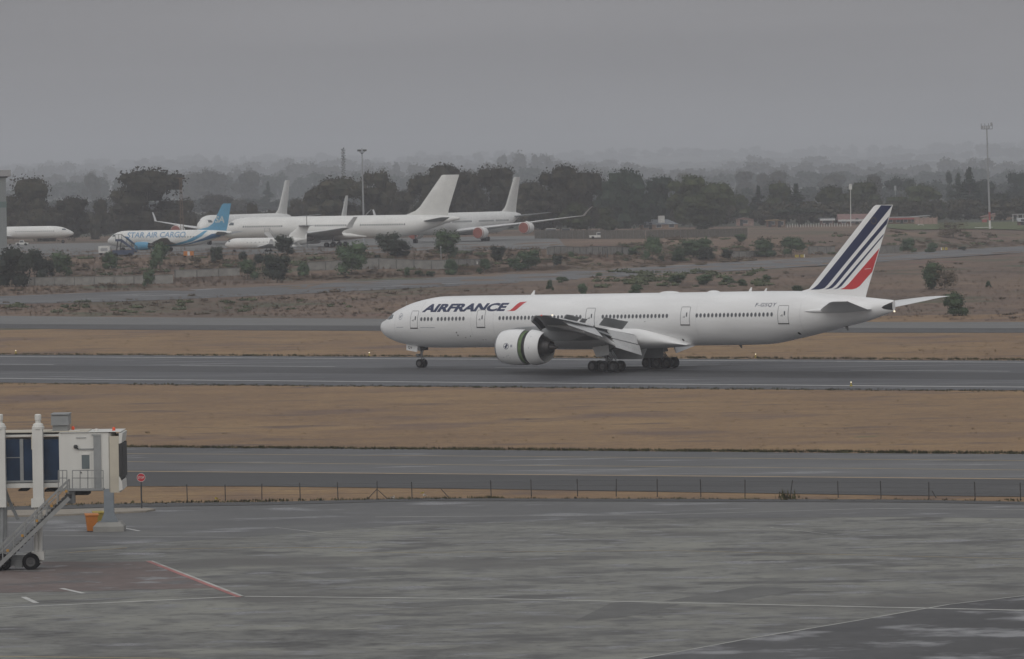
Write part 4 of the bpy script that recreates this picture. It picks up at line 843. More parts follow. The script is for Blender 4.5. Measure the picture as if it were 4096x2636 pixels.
def leaves(centres, radii, per, size, seed, shell=0.55, core=0.72, flat=1.0):
    """leaf-sized faces spread through ellipsoid clumps, with a ragged inner core so that the middle of a crown is closed"""
    R = np.random.RandomState(seed); V, Fc = [], []
    for c, r in zip(centres, radii):
        d = R.normal(size=(per, 3)); d /= np.linalg.norm(d, axis=1)[:, None]
        q = (shell + (1.12 - shell) * R.rand(per) ** .7)[:, None] * d * np.array(r) * (1 + .16 * np.sin(7 * d[:, :1] + 3 * R.rand()) * np.cos(6 * d[:, 1:2]))
        u = R.normal(size=(per, 3)); u /= np.linalg.norm(u, axis=1)[:, None]; w = np.cross(u, R.normal(size=(per, 3))); w /= np.linalg.norm(w, axis=1)[:, None]
        s = size * (.55 + .9 * R.rand(per))[:, None]; u = u * s; w = w * s * .62
        P_ = np.array(c) + q; o = len(V) * 1
        quad = np.stack([P_ - u, P_ + w * .9, P_ + u, P_ - w * 1.1], 1).reshape(-1, 3)
        V += quad.tolist(); Fc += [(o + 4 * k, o + 4 * k + 1, o + 4 * k + 2, o + 4 * k + 3) for k in range(per)]
        if core:
            o = len(V); n1, n2 = 7, 4
            for j in range(1, n2):
                ph = math.pi * j / n2
                for i in range(n1):
                    k = core * (.75 + .4 * R.rand()); V.append([c[0] + r[0] * k * math.sin(ph) * math.cos(6.283 * i / n1), c[1] + r[1] * k * math.sin(ph) * math.sin(6.283 * i / n1), c[2] + r[2] * k * math.cos(ph)])
            for j in range(n2 - 2):
                for i in range(n1): Fc.append((o + j * n1 + i, o + j * n1 + (i + 1) % n1, o + (j + 1) * n1 + (i + 1) % n1, o + (j + 1) * n1 + i))
            Fc.append(tuple(range(o, o + n1))); Fc.append(tuple(range(o + (n2 - 2) * n1, o + (n2 - 1) * n1)))
    return V, Fc
def crown_data(kind_, seed):
    """unit tree: total height 1, half width about 0.5 (scaled per tree)"""
    R = np.random.RandomState(seed); C, Q = [], []
    if kind_ == 'gum':
        for k in range(24):
            z = .17 + .76 * R.rand(); m = .42 * math.sin(math.pi * min(1, (z - .12) / .95)) ** .6; t = 6.283 * R.rand(); q = m * math.sqrt(R.rand())
            r = .13 + .09 * R.rand(); C.append((q * math.cos(t), q * math.sin(t), min(z, .97 - r * .8))); Q.append((r * 1.2, r * 1.2, r * .85))
        return leaves(C, Q, 165, .019, seed, core=.86)
    if kind_ == 'broad':
        for k in range(19):
            z = .12 + .74 * R.rand(); m = .36 * math.sin(math.pi * min(1, (z + .1) / 1.05)) ** .5; t = 6.283 * R.rand(); q = m * math.sqrt(R.rand()); r = .17 + .09 * R.rand()
            C.append((q * math.cos(t), q * math.sin(t), min(z, .97 - r * .85))); Q.append((r, r, r * .85))
        return leaves(C, Q, 170, .02, seed, core=.86)
    if kind_ == 'pine':
        for k in range(16):
            z = .14 + .82 * k / 15; m = .44 * (1 - z) ** .75 + .03
            for j in range(3 if z < .7 else 1):
                t = 6.283 * R.rand(); q = m * (.55 if z < .7 else .1); C.append((q * math.cos(t), q * math.sin(t), z)); Q.append((m * .62 + .02, m * .62 + .02, .055))
        return leaves(C, Q, 62, .019, seed)
    if kind_ == 'flat':                                                   # spreading, flat-topped
        for k in range(14):
            t = 6.283 * R.rand(); q = .4 * math.sqrt(R.rand()); C.append((q * math.cos(t), q * math.sin(t), .72 + .14 * R.rand() - .25 * q)); Q.append((.17, .17, .12 + .04 * R.rand()))
        return leaves(C, Q, 150, .02, seed)
    if kind_ == 'slim':
        for k in range(12):
            z = .2 + .72 * R.rand(); t = 6.283 * R.rand(); q = .22 * R.rand() * (1.1 - z); C.append((q * math.cos(t), q * math.sin(t), z)); Q.append((.2 * (1.15 - z) + .06, .2 * (1.15 - z) + .06, .12))
        return leaves(C, Q, 120, .024, seed)
    # bushes sit on the ground
    for k in range(13):
        z = .16 + .62 * R.rand() ** .9; m = .36 * (1 - .55 * z); t = 6.283 * R.rand(); q = m * math.sqrt(R.rand()); r = .15 + .09 * R.rand()
        C.append((q * math.cos(t), q * math.sin(t), min(z, .98 - r))); Q.append((r * 1.05, r * 1.05, r))
    return leaves(C, Q, 150 if kind_ == 'bush' else 210, .026 if kind_ == 'bush' else .014, seed, core=.78 if kind_ == 'bush' else .35)
MESHES = {}
def plant_mesh(kind_, var, leaf):
    key = (kind_, var, leaf.name)
    if key not in MESHES:
        k2 = (kind_, var)
        if k2 not in MESHES: MESHES[k2] = crown_data(kind_, 11 + 37 * var + sum(map(ord, kind_)))
        V, Fc = MESHES[k2]; me = bpy.data.meshes.new('crown'); me.from_pydata(V, [], Fc); me.materials.append(leaf); me.update(); MESHES[key] = me
    return MESHES[key]
def trunk_mesh(var, top):
    key = ('trunk', var, top)
    if key not in MESHES:
        R = random.Random(var); m = MB(); pts = [(0, 0, -.03), (.01, 0, .2), (.02, .01, .45), (.0, .0, top)]
        for a, b, r0, r1 in zip(pts, pts[1:], (.026, .021, .016), (.021, .016, .006)): m.tube(a, b, r0, r1, 6)
        for k in range(6):
            t = R.random() * 6.283; z = .22 + .06 * k; m.tube((.01, 0, z), (.01 + .26 * math.cos(t), .26 * math.sin(t), z + .2), .011, .004, 5)
        o = m.build('trunk', M_BARK, None, 50); me = o.data; bpy.data.objects.remove(o); MESHES[key] = me
    return MESHES[key]
cnt = 0
def plant(kind_, x, top, hw, Y, label, leaf, base=None, group=None, name=None, cat=None):
    """x, top, half width (and base) read from the overview; Y = distance, or found from the base on the terrain"""
    global cnt; cnt += 1
    if base is not None: g = hit(x * D2F, base * D2F); Y = g.y
    else: q = at(x * D2F, 500 * D2F, Y); g = Vector((q.x, Y, gz(q.x, Y)))
    H = max(.5, at(x * D2F, top * D2F, Y).z - g.z); Wd = 2 * hw * D2F * Y / F_PX
    tree = kind_ not in ('bush', 'twig')
    r = thing(name or {'pine': 'pine_tree', 'flat': 'umbrella_tree', 'gum': 'gum_tree', 'slim': 'tree', 'broad': 'tree', 'bush': 'bush', 'twig': 'bush'}[kind_], label, cat or ('tree' if tree else 'bush'), g, (cnt * 2.399) % 6.283, group)
    r.scale = (Wd, Wd, H)
    c = bpy.data.objects.new('crown' if tree else 'foliage', plant_mesh(kind_, cnt % 4, leaf)); COL.objects.link(c); c.parent = r
    t = bpy.data.objects.new('trunk' if tree else 'stem', trunk_mesh(cnt % 2, .8 if kind_ != 'bush' and kind_ != 'twig' else .45)); COL.objects.link(t); t.parent = r; t.scale = (.5 if Wd > H * .6 else .9,) * 2 + (1,)
    return r
GT = 'trees beyond the parked aircraft'
for k_, x, tp, hw, Y, lf, lb in (
    ('broad', 88, 402, 70, 1560, L_GUM, 'broad dark gum tree rising right beside the hangar corner'),
    ('gum', 172, 455, 42, 1540, L_GUM, 'lower dark gum tree behind the nose of the narrow white jet'),
    ('gum', 30, 452, 40, 1600, L_GUM, 'dark gum crown half hidden by the edge of the hangar'),
    ('gum', 130, 478, 60, 1650, L_GUM, 'low dark gum filling the gap behind the narrow white jet'),
    ('broad', 230, 456, 28, 1600, L_GUM, 'small dark tree at the left foot of the tallest gum'),
    ('gum', 346, 387, 86, 1520, L_GUM, 'tallest broad gum tree standing above the blue lettered cargo jet'),
    ('gum', 290, 430, 52, 1620, L_GUM, 'gum tree leaning on the left flank of the tallest gum'),
    ('broad', 434, 459, 40, 1560, L_GUM, 'round dark tree left of the blue tail, behind the lattice mast'),
    ('broad', 592, 466, 22, 1640, L_GUM, 'small round tree just left of the cream fin of the nosed-in jet'),
    ('broad', 492, 393, 50, 4200, L_GUM, 'hazy broad tree rising behind the blue tail'),
    ('broad', 580, 397, 40, 4000, L_GUM, 'hazy tree with a square top left of the first cream fin'),
    ('broad', 452, 400, 34, 4400, L_GUM, 'pale hazy tree right of the lattice mast head'),
    ('pine', 627, 425, 24, 3000, L_PINE, 'hazy conifer touching the left edge of the first cream fin'),
    ('gum', 792, 408, 74, 1520, L_GUM, 'wide gum tree standing behind the small half-hidden fin'),
    ('gum', 735, 432, 34, 1600, L_GUM, 'gum tree immediately right of the first cream fin'),
    ('gum', 884, 393, 46, 1530, L_GUM, 'pointed gum tree just right of the grey floodlight pole'),
    ('gum', 940, 440, 40, 1620, L_GUM, 'low gum tree left of the widest cream fin'),
    ('gum', 988, 400, 38, 1560, L_GUM, 'gum tree behind the top of the widest cream fin'),
    ('gum', 1052, 376, 60, 1570, L_GUM, 'tall open-crowned gum between the two right-hand cream fins'),
    ('gum', 1110, 395, 36, 1620, L_GUM, 'gum tree filling in left of the narrow right-hand cream fin'),
    ('gum', 1160, 382, 50, 1580, L_GUM, 'tall gum tree behind the narrow right-hand cream fin'),
    ('gum', 1240, 418, 42, 1620, L_GUM, 'darker low gum tree right of the narrow right-hand cream fin'),
    ('gum', 1309, 379, 58, 1560, L_GUM, 'tallest gum above the winglet of the long white wing'),
    ('gum', 1268, 440, 50, 1540, L_GUM, 'bare-stemmed gum standing over the two red intake covers'),
    ('gum', 1372, 393, 42, 1600, L_GUM, 'gum tree on the right shoulder of the gum above the winglet'),
    ('broad', 1345, 470, 44, 1530, L_TREE, 'low tree behind the tip of the long white wing'),
    ('broad', 1458, 390, 56, 1680, L_PINE, 'blue-green round tree above the grey-roofed house'),
    ('broad', 1408, 415, 40, 1720, L_PINE, 'blue-green tree left of the round tree above the grey roof'),
    ('broad', 1537, 402, 46, 1700, L_PINE, 'blue-green tree with ragged top right of the grey-roofed house'),
    ('broad', 1498, 440, 40, 1640, L_PINE, 'dark lower tree directly behind the grey roof ridge'),
    ('gum', 1612, 404, 58, 1680, L_TREE, 'large brownish-green tree left of the pink-walled house'),
    ('gum', 1672, 422, 46, 1690, L_TREE, 'brownish-green tree behind the pink-walled house'),
    ('gum', 1640, 470, 50, 1620, L_TREE, 'low brownish tree in front of the large brownish-green tree'),
    ('broad', 1728, 450, 34, 1800, L_TREE, 'medium tree between the pink wall and the tan-roofed sheds'),
    ('pine', 1773, 434, 30, 1850, L_PINE, 'spreading cedar above the tan-roofed sheds'),
    ('broad', 1818, 420, 36, 1900, L_TREE, 'olive tree right of the spreading cedar'),
    ('pine', 1861, 430, 40, 1830, L_PINE, 'layered cedar above the dark spreading tree'),
    ('flat', 1868, 478, 66, 1640, L_DARK, 'dark flat spreading tree with visible stems near the white stakes'),
    ('broad', 1944, 430, 40, 1850, L_TREE, 'olive tree left of the slim white pole'),
    ('broad', 2024, 418, 48, 1900, L_TREE, 'olive-green tree behind the airliner tail tip'),
    ('broad', 1985, 445, 36, 1800, L_TREE, 'tree behind the slim white pole'),
    ('flat', 2102, 403, 38, 2350, L_PINE, 'umbrella-shaped dark tree on the skyline right of the striped tail'),
    ('broad', 2150, 428, 56, 1950, L_TREE, 'wide green tree right of the striped tail'),
    ('broad', 2095, 455, 44, 1830, L_TREE, 'green tree beside the hazy thin pole'),
    ('slim', 2220, 392, 22, 2400, L_PINE, 'narrow dark tree left of the tall cedar'),
    ('pine', 2266, 392, 48, 1980, L_PINE, 'tall dark cedar left of the floodlight mast'),
    ('pine', 2240, 405, 36, 2050, L_PINE, 'second dark cedar leaning on the tall cedar'),
    ('broad', 2334, 446, 44, 1820, L_DARK, 'dark tree right of the floodlight mast above the gabled house'),
    ('broad', 2376, 395, 34, 2300, L_PINE, 'dark hazy tree at the right edge of the skyline'),
    ('broad', 2300, 415, 40, 2250, L_PINE, 'hazy tree directly behind the floodlight mast'),
    ('broad', 2385, 470, 34, 1850, L_DARK, 'dark tree at the right edge above the pergola'),
    ('broad', 2190, 470, 40, 1850, L_TREE, 'green tree hiding the tan roof'),
    ('broad', 1743, 394, 30, 3700, L_GUM, 'hazy upright tree, first of the three between the brown trees and the cedars'),
    ('broad', 1785, 400, 24, 3600, L_GUM, 'hazy small tree, middle of the three between brown trees and cedars'),
    ('broad', 1819, 396, 34, 3600, L_GUM, 'hazy domed tree, last of the three between brown trees and cedars'),
    ('slim', 1822, 420, 14, 2000, L_DRY, 'small reddish tree in front of the hazy domed tree'),
    ('broad', 1595, 398, 20, 3800, L_GUM, 'hazy small tree peeping over the large brownish-green tree'),
    ('broad', 1950, 402, 40, 3600, L_GUM, 'hazy tree above the slim white pole'),
    ('broad', 2045, 405, 30, 2700, L_GUM, 'hazy tree just above the airliner tail tip'),
    ('gum', 700, 460, 26, 1700, L_GUM, 'dark tree behind the first cream fin'),
    ('broad', 1415, 480, 30, 1600, L_TREE, 'low tree left of the grey-roofed house'),
    ('broad', 215, 400, 24, 4200, L_GUM, 'hazy tree above the gap between the two left dark gums'),
    ('gum', 515, 452, 44, 2300, L_GUM, 'dark tree behind the upper half of the blue tail'),
    ('broad', 555, 462, 34, 2400, L_GUM, 'dark tree between the blue tail and the small round tree')):
    plant(k_, x, tp, hw, Y, lb, lf, None, GT)
GB = 'bushes on the airfield banks'
for k_, x, tp, b, hw, lf, lb in (
    ('bush', 28, 566, 672, 50, L_DARK, 'largest dark bush, at the left edge before the concrete wall'), ('bush', 80, 574, 660, 38, L_DARK, 'dark bush on the right shoulder of the largest left bush'),
    ('bush', 143, 583, 646, 31, L_BUSH, 'green bush above the left end of the concrete wall'), ('bush', 112, 600, 650, 22, L_DARK, 'dark low bush between the big dark bushes and the green one'),
    ('bush', 257, 583, 629, 21, L_BUSH, 'green round bush in front of the white ground unit'), ('bush', 374, 558, 634, 30, L_BUSH, 'tall green bush standing before the blue engine'),
    ('bush', 348, 627, 670, 18, L_BUSH, 'green bush growing in front of the left concrete wall'), ('bush', 505, 572, 614, 20, L_DARK, 'dull bush below the blue tail'),
    ('bush', 567, 585, 608, 12, L_DARK, 'small dark bush below the nose of the business jet'), ('bush', 578, 600, 656, 30, L_BUSH, 'green bush left of the large dark pair below the business jet'),
    ('bush', 665, 545, 596, 28, L_DARK, 'dark bush covering the middle of the business jet'), ('bush', 648, 585, 660, 42, L_DARK, 'large dark bush below the one covering the business jet'),
    ('bush', 710, 610, 646, 16, L_BUSH, 'small bush at the start of the middle concrete wall'), ('bush', 605, 590, 625, 20, L_DARK, 'dark bush between the green bush and the large dark pair'),
    ('bush', 822, 560, 641, 46, L_BUSH, 'big green bush below the grey floodlight pole'), ('bush', 905, 540, 592, 36, L_DARK, 'dark bush hiding the belly of the broadside jet'),
    ('bush', 932, 556, 600, 30, L_DARK, 'dark bush right of the one hiding the belly'), ('bush', 882, 593, 610, 13, L_DARK, 'small dark bush right of the big green bush'),
    ('bush', 1046, 532, 602, 37, L_BUSH, 'green bush before the nose-in four-engine jet'), ('bush', 1165, 570, 612, 23, L_DARK, 'dark bush below the inner red intake cover'),
    ('bush', 1055, 600, 643, 18, L_BUSH, 'pointed green bush at the right end of the middle wall'), ('bush', 1133, 600, 641, 21, L_BUSH, 'green bush right of the small white notice'),
    ('bush', 1236, 580, 629, 35, L_BUSH, 'wide green bush right of the dark bush below the red covers'), ('bush', 1200, 600, 630, 20, L_BUSH, 'small green bush on the left of the wide green one'),
    ('bush', 951, 622, 646, 8, L_BUSH, 'slim small bush near the taxiway edge under the middle wall'), ('bush', 979, 630, 646, 14, L_BUSH, 'low bush right of the slim small one by the taxiway'),
    ('bush', 1006, 632, 646, 14, L_BUSH, 'low pale bush left of the pointed green bush'), ('bush', 1303, 592, 622, 16, L_DARK, 'round dark bush alone above the far taxiway'),
    ('bush', 1335, 586, 601, 9, L_BUSH, 'small green bush before the low concrete wall by the steel frames'), ('bush', 1525, 546, 610, 28, L_BUSH, 'tall green bush right of the steel frames'),
    ('bush', 1475, 577, 597, 22, L_BUSH, 'low green bush beside the steel frames'), ('bush', 1628, 552, 606, 48, L_BUSH, 'widest green bush of the far bank'), ('bush', 1585, 575, 612, 22, L_BUSH, 'green bush on the left of the widest bush'),
    ('bush', 1546, 596, 612, 10, L_BUSH, 'small yellowish bush between the tall bush and the widest bush'), ('bush', 1700, 580, 607, 20, L_DARK, 'low dark bush right of the widest bush'), ('bush', 1650, 575, 610, 26, L_DARK, 'dark bush in front of the widest green bush'),
    ('bush', 1788, 553, 600, 33, L_BUSH, 'green bush with sloping left side left of the yellow sign'), ('bush', 1850, 548, 599, 36, L_BUSH, 'round green bush directly above the yellow sign'), ('bush', 1730, 545, 565, 22, L_BUSH, 'green bush under the pink-walled house'),
    ('bush', 2122, 553, 592, 23, L_BUSH, 'bush right of the striped tail'), ('bush', 2177, 564, 590, 19, L_BUSH, 'low bush left of the right-hand yellow sign'), ('bush', 2250, 575, 586, 12, L_DARK, 'small bush right of the right-hand yellow sign'),
    ('bush', 2182, 606, 677, 36, L_BUSH, 'large green bush between taxiway and tailplane'), ('twig', 2207, 612, 678, 34, L_DRY, 'dry twiggy bush leaning on the large green bush'), ('bush', 2233, 676, 738, 35, L_BUSH, 'round dark green bush at the tip of the tailplane'),
    ('bush', 1312, 645, 662, 18, L_BUSH, 'low bush above the airliner roof, left of the antenna gap'), ('bush', 1360, 660, 692, 18, L_BUSH, 'yellowish-green bush just above the airliner roof'), ('bush', 1285, 652, 680, 10, L_BUSH, 'small thin bush left of the yellowish-green one'),
    ('bush', 1486, 661, 686, 20, L_BUSH, 'bush above the airliner roof near its middle'), ('bush', 1585, 640, 664, 24, L_BUSH, 'low green shrub patch above the two roof radomes'), ('bush', 1650, 638, 666, 30, L_BUSH, 'wide green shrub right of the shrub above the radomes'),
    ('bush', 1700, 645, 664, 22, L_BUSH, 'low green shrub at the right end of the shrub row'), ('bush', 1735, 650, 668, 14, L_BUSH, 'small shrub left of the striped tail'), ('bush', 1862, 664, 690, 16, L_BUSH, 'dark small bush at the foot of the striped tail'),
    ('bush', 1790, 640, 660, 14, L_BUSH, 'pale shrub before the leading edge of the striped tail'), ('bush', 2310, 655, 672, 8, L_BUSH, 'small bush right of the dry twiggy bush'), ('bush', 1400, 636, 645, 10, L_BUSH, 'tiny bush at the far taxiway verge'),
    ('twig', 2228, 512, 556, 48, L_DRY, 'big bare brown thicket left of the floodlight mast'), ('bush', 1215, 612, 634, 14, L_BUSH, 'green bush under the wide green bush'), ('bush', 1330, 486 + 56, 556, 10, L_DARK, 'small dark bush by the white pickup'),
    ('bush', 200, 612, 628, 12, L_DRY, 'small brown bush on the bank left of the green round bush'), ('bush', 455, 598, 618, 18, L_DRY, 'brown bush under the orange box'), ('bush', 1640, 520, 545, 20, L_DARK, 'dark bush before the grey-roofed house')):
    plant(k_, x, tp, hw * 1.1, 0, lb, lf, b, GB)
# low scrub on the banks: too small and too many to count
def scrub(name, leaf, specs, seed):
    R = np.random.RandomState(seed); V, Fc = [], []
    for (x0, ya0, yb0), (x1, ya1, yb1), n, h in specs:
        for k in range(n):
            t = R.rand(); x = x0 + (x1 - x0) * t; a, b = ya0 + (ya1 - ya0) * t, yb0 + (yb1 - yb0) * t; g = hit(x, a + (b - a) * R.rand()); s = h * R.uniform(.4, 1.4)
            v, f = leaves([(g.x + R.normal() * s * .8, g.y + R.normal() * s * .6, g.z + s * .25) for _ in range(3)], [(s * R.uniform(.7, 1.6), s, s * R.uniform(.35, .6))] * 3, 16, .16 * s + .07, seed * 997 + k, core=.7); o = len(V); V += v; Fc += [tuple(i + o for i in q) for q in f]
    me = bpy.data.meshes.new(name); me.from_pydata(V, [], Fc); me.materials.append(leaf); o = bpy.data.objects.new(name, me); COL.objects.link(o); kind(o, 'stuff')
L_SCRUB = leaf_mat('brown_scrub', (0.075, 0.058, 0.045), (0.13, 0.10, 0.072)); L_SCRUBG = leaf_mat('olive_scrub', (0.050, 0.062, 0.036), (0.10, 0.115, 0.062)); L_STRAW = leaf_mat('straw_scrub', (0.13, 0.098, 0.064), (0.20, 0.152, 0.095))
for m_ in (L_STRAW,):
    t = m_.node_tree; cv = nd(t, 'ShaderNodeCombineXYZ'); cv.inputs[2].default_value = 1.0; t.links.new(cv.outputs[0], t.nodes['Principled BSDF'].inputs['Normal'])
scrub('undergrowth', L_SCRUB, [((-60, 1030, 1125), (3000, 985, 1050), 120, .9), ((2500, 960, 1050), (4150, 905, 985), 60, .8), ((-60, 1215, 1255), (4150, 1035, 1090), 26, .5)], 41)
scrub('undergrowth', L_SCRUBG, [((-60, 1040, 1130), (3000, 990, 1050), 110, .9), ((2500, 970, 1050), (4150, 915, 985), 70, .8), ((2400, 1088, 1150), (3050, 1085, 1150), 50, 1.0), ((-60, 1215, 1258), (1500, 1190, 1250), 36, .6)], 42)
scrub('undergrowth', L_STRAW, [((-60, 1060, 1180), (3000, 1000, 1056), 160, .7), ((2600, 1000, 1050), (4150, 930, 975), 90, .6), ((-60, 1220, 1262), (4150, 1030, 1284), 110, .4)], 43)
# far-off woods, each one mass
def woodland(Y, x0, x1, n, tops, hw, seed, leaf, size, jit=7):
    R = np.random.RandomState(seed); V, Fc = [], []
    for k in range(n):
        x = x0 + (x1 - x0) * (k + R.rand()) / n; yy = Y * (1 + R.uniform(-.05, .05)); q = at(x * D2F, 400 * D2F, yy); g = gz(q.x, yy)
        top = lerp(x, tops)[0] + R.uniform(-jit, jit * 1.6); Hr = at(x * D2F, top * D2F, yy).z - g; H = max(7, Hr); w = hw * D2F * yy / F_PX * R.uniform(.6, 1.5)
        C = [(q.x + R.uniform(-.8, .8) * w, yy + R.uniform(-5, 5), g + H * R.uniform(.25, .8)) for j in range(6)] + [(q.x, yy, g + H * .22), (q.x + R.uniform(-.3, .3) * w, yy, g + H * .84)]
        v, f = leaves(C, [(w * R.uniform(.45, .8), w * .62, H * R.uniform(.17, .26)) for _ in C], 46, size, seed * 1000 + k, core=.85); o = len(V); V += v; Fc += [tuple(i + o for i in t) for t in f]
    me = bpy.data.meshes.new('woodland'); me.from_pydata(V, [], Fc); me.materials.append(leaf); o = bpy.data.objects.new('woodland', me); COL.objects.link(o); kind(o, 'stuff')
woodland(1800, -60, 2460, 120, [(0, 500), (420, 492), (480, 512), (660, 512), (720, 480), (1000, 470), (1300, 462), (1500, 480), (1700, 490), (1900, 490), (2200, 486), (2393, 480)], 20, 3, L_GUM, .6)
woodland(3100, -60, 2460, 120, [(0, 480), (420, 472), (480, 496), (660, 494), (720, 468), (1000, 442), (1300, 432), (1500, 436), (1700, 448), (1900, 440), (2200, 430), (2393, 426)], 21, 4, L_PINE, .9)
woodland(4800, -60, 2460, 120, [(0, 440), (160, 424), (300, 416), (560, 412), (720, 408), (1000, 412), (1200, 396), (1400, 404), (1550, 420), (1700, 412), (1800, 402), (1900, 408), (2060, 398), (2150, 406), (2250, 396), (2393, 402)], 20, 9, L_PINE, 1.3)
woodland(6600, -60, 2460, 100, [(0, 420), (110, 410), (230, 402), (320, 406), (440, 402), (560, 398), (640, 396), (722, 380), (800, 396), (890, 388), (960, 388), (1080, 392), (1192, 362), (1277, 366), (1360, 390), (1440, 384), (1560, 404), (1680, 398), (1740, 380), (1830, 386), (1966, 380), (2060, 390), (2170, 378), (2300, 372), (2393, 382)], 19, 5, L_GUM, 1.7)
woodland(9400, -60, 2460, 110, [(0, 404), (90, 392), (150, 384), (250, 396), (340, 388), (440, 392), (640, 384), (722, 372), (760, 380), (890, 374), (960, 380), (1080, 384), (1192, 366), (1277, 368), (1360, 384), (1440, 376), (1560, 398), (1680, 388), (1760, 370), (1870, 372), (1966, 370), (2060, 386), (2170, 378), (2300, 376), (2393, 380)], 20, 6, L_GUM, 2.4, 9)
woodland(12500, -60, 2460, 110, [(0, 398), (90, 386), (140, 380), (210, 390), (340, 378), (410, 374), (510, 366), (600, 382), (760, 376), (900, 380), (1110, 362), (1160, 372), (1300, 374), (1500, 378), (1700, 376), (1900, 372), (2050, 364), (2110, 356), (2163, 347), (2230, 356), (2334, 338), (2393, 352)], 18, 7, L_GUM, 2.8, 9)
woodland(15500, -120, 2520, 110, [(0, 392), (300, 372), (600, 364), (900, 362), (1200, 356), (1500, 352), (1800, 348), (2100, 340), (2393, 334)], 16, 8, L_GUM, 3.8)

# ---------------------------------------------------------------- walls, fences, signs and masts of the far side
M_WALL = mat('weathered_concrete', (0.25, 0.245, 0.23), 0.85, var=0.2, scale=0.7, bump=0.2)
M_WALLD = mat('concrete_post', (0.16, 0.157, 0.15), 0.85, var=0.2, scale=1.0)
M_POLE = mat('galvanised_steel', (0.33, 0.34, 0.355), 0.5, metal=0.3, var=0.1)
M_RUST = mat('rusty_steel', (0.17, 0.115, 0.08), 0.8, var=0.3, scale=1.5)
M_DKST = mat('dark_steel', (0.05, 0.052, 0.055), 0.7, var=0.2)
M_WPNT = mat('white_painted_metal', (0.62, 0.62, 0.60), 0.5, var=0.1)
M_RPNT = mat('faded_red_paint', (0.30, 0.07, 0.07), 0.6, var=0.15)
M_ORNG = mat('orange_plastic', (0.46, 0.155, 0.022), 0.55, var=0.1)
M_SIGNY = mat('yellow_sign_face', (0.42, 0.33, 0.05), 0.5, var=0.08)
def wall(label, pts, h=None, n=None):
    """precast wall between photo points (x, top, bottom)"""
    (x0, t0, b0), (x1, t1, b1) = pts; A, B = hit(x0, b0), hit(x1, b1); hA = h or at(x0, t0, A.y).z - A.z; hB = h or at(x1, t1, B.y).z - B.z
    L = (B - A).length; n = n or max(2, int(L / 4)); d = (B - A); d.z = 0; d.normalize(); a_ = math.atan2(d.y, d.x); r = thing('concrete_wall', label, 'wall', A, a_, 'concrete boundary walls')
    m = MB(); c = MB()
    for k in range(n):
        s0, s1 = L * k / n, L * (k + 1) / n; p0 = A.lerp(B, k / n); p1 = A.lerp(B, (k + 1) / n); g0, g1 = gz(p0.x, p0.y) - A.z, gz(p1.x, p1.y) - A.z
        h0 = hA + (hB - hA) * k / n; h1 = hA + (hB - hA) * (k + 1) / n; m.prism([(s0 + .1, -.08, g0 - .3), (s1 - .1, -.08, g1 - .3), (s1 - .1, -.08, g1 + h1), (s0 + .1, -.08, g0 + h0)], (0, .16, 0))
        c.prism([(s0, -.14, g0 + h0 + .004), (s1, -.14, g1 + h1 + .004), (s1, -.14, g1 + h1 + .14), (s0, -.14, g0 + h0 + .14)], (0, .28, 0))
        q = MB(); q.span((s0 - .12, -.16, g0 - .3), (s0 + .12, .16, g0 + h0)); q.build('post', M_WALLD, r, 0)
    m.build('panel', M_WALL, r, 0); c.build('coping', M_WALLD, r, 0); return r
wall('longest low concrete wall, left of the green bush by the far taxiway', [(60, 1113, 1144), (695, 1100, 1134)])
wall('raised concrete wall step under the blue tail', [(700, 1081, 1112), (960, 1072, 1100)])
wall('pale concrete wall between the big green bush and the pointed bush', [(1230, 1050, 1084), (1795, 1041, 1079)])
wall('short concrete wall behind the small white notice', [(1800, 1040, 1070), (1930, 1038, 1062)])
wall('low concrete wall behind the dark steel frames', [(2190, 991, 1017), (2515, 991, 1021)])
wall('concrete wall right of the low dark bush', [(2925, 1006, 1030), (3075, 1001, 1022)])
wall('concrete wall left of the airliner tail', [(3235, 988, 1016), (3340, 987, 1014)])
wall('concrete wall right of the airliner tail', [(3515, 985, 1014), (3610, 983, 1010)])
def paling(label, x0, y0, x1, y1, h, m_, n):
    A, B = hit(x0, y0), hit(x1, y1); L = (B - A).length; d = B - A; r = thing('paling_fence', label, 'fence', A, math.atan2(d.y, d.x)); m = MB()
    for k in range(n):
        p = A.lerp(B, k / n); q = A.lerp(B, (k + 1) / n); m.prism([(L * k / n, 0, gz(p.x, p.y) - A.z - .2), (L * (k + 1) / n, 0, gz(q.x, q.y) - A.z - .2), (L * (k + 1) / n, 0, gz(q.x, q.y) - A.z + h), (L * k / n, 0, gz(p.x, p.y) - A.z + h)], (0, .05, 0))
        s = MB(); s.span((L * k / n - .07, -.09, gz(p.x, p.y) - A.z - .2), (L * k / n + .07, -.01, gz(p.x, p.y) - A.z + h + .1)); s.build('post', M_WALLD, r, 0)
    m.build('panel', m_, r, 0)
M_PALE2 = mat('grey_brown_boards', (0.125, 0.115, 0.10), 0.9, var=0.25, scale=1.2)
paling('grey-brown board fence with pale posts behind the white pickup', 2140, 955, 2580, 955, 2.3, M_PALE2, 20)
paling('grey-brown board fence below the pink-walled house', 2585, 955, 2990, 945, 2.2, M_PALE2, 18)
def mast(name, label, x0, y0, x1, y1, r0, r1, Y=None, head=None, mats=None, cat='mast', lean=True):
    """x0,y0 top and x1,y1 foot in photo pixels"""
    b = hit(x1, y1) if Y is None else place(x1, y1, Y); t = at(x0, y0, b.y); H = t.z - b.z; r = thing(name, label, cat, b); m = MB(); dx = t.x - b.x if lean else 0
    segs = mats or [(0, 1, M_POLE)]; ml = [s[2] for s in segs]
    for i, (a, c, _) in enumerate(segs): m.tube((dx * a, 0, H * a - (.3 if a == 0 else 0)), (dx * c, 0, H * c), r0 + (r1 - r0) * a, r0 + (r1 - r0) * c, 10, i)
    m.build('pole', ml, r, 50); return r, dx, H
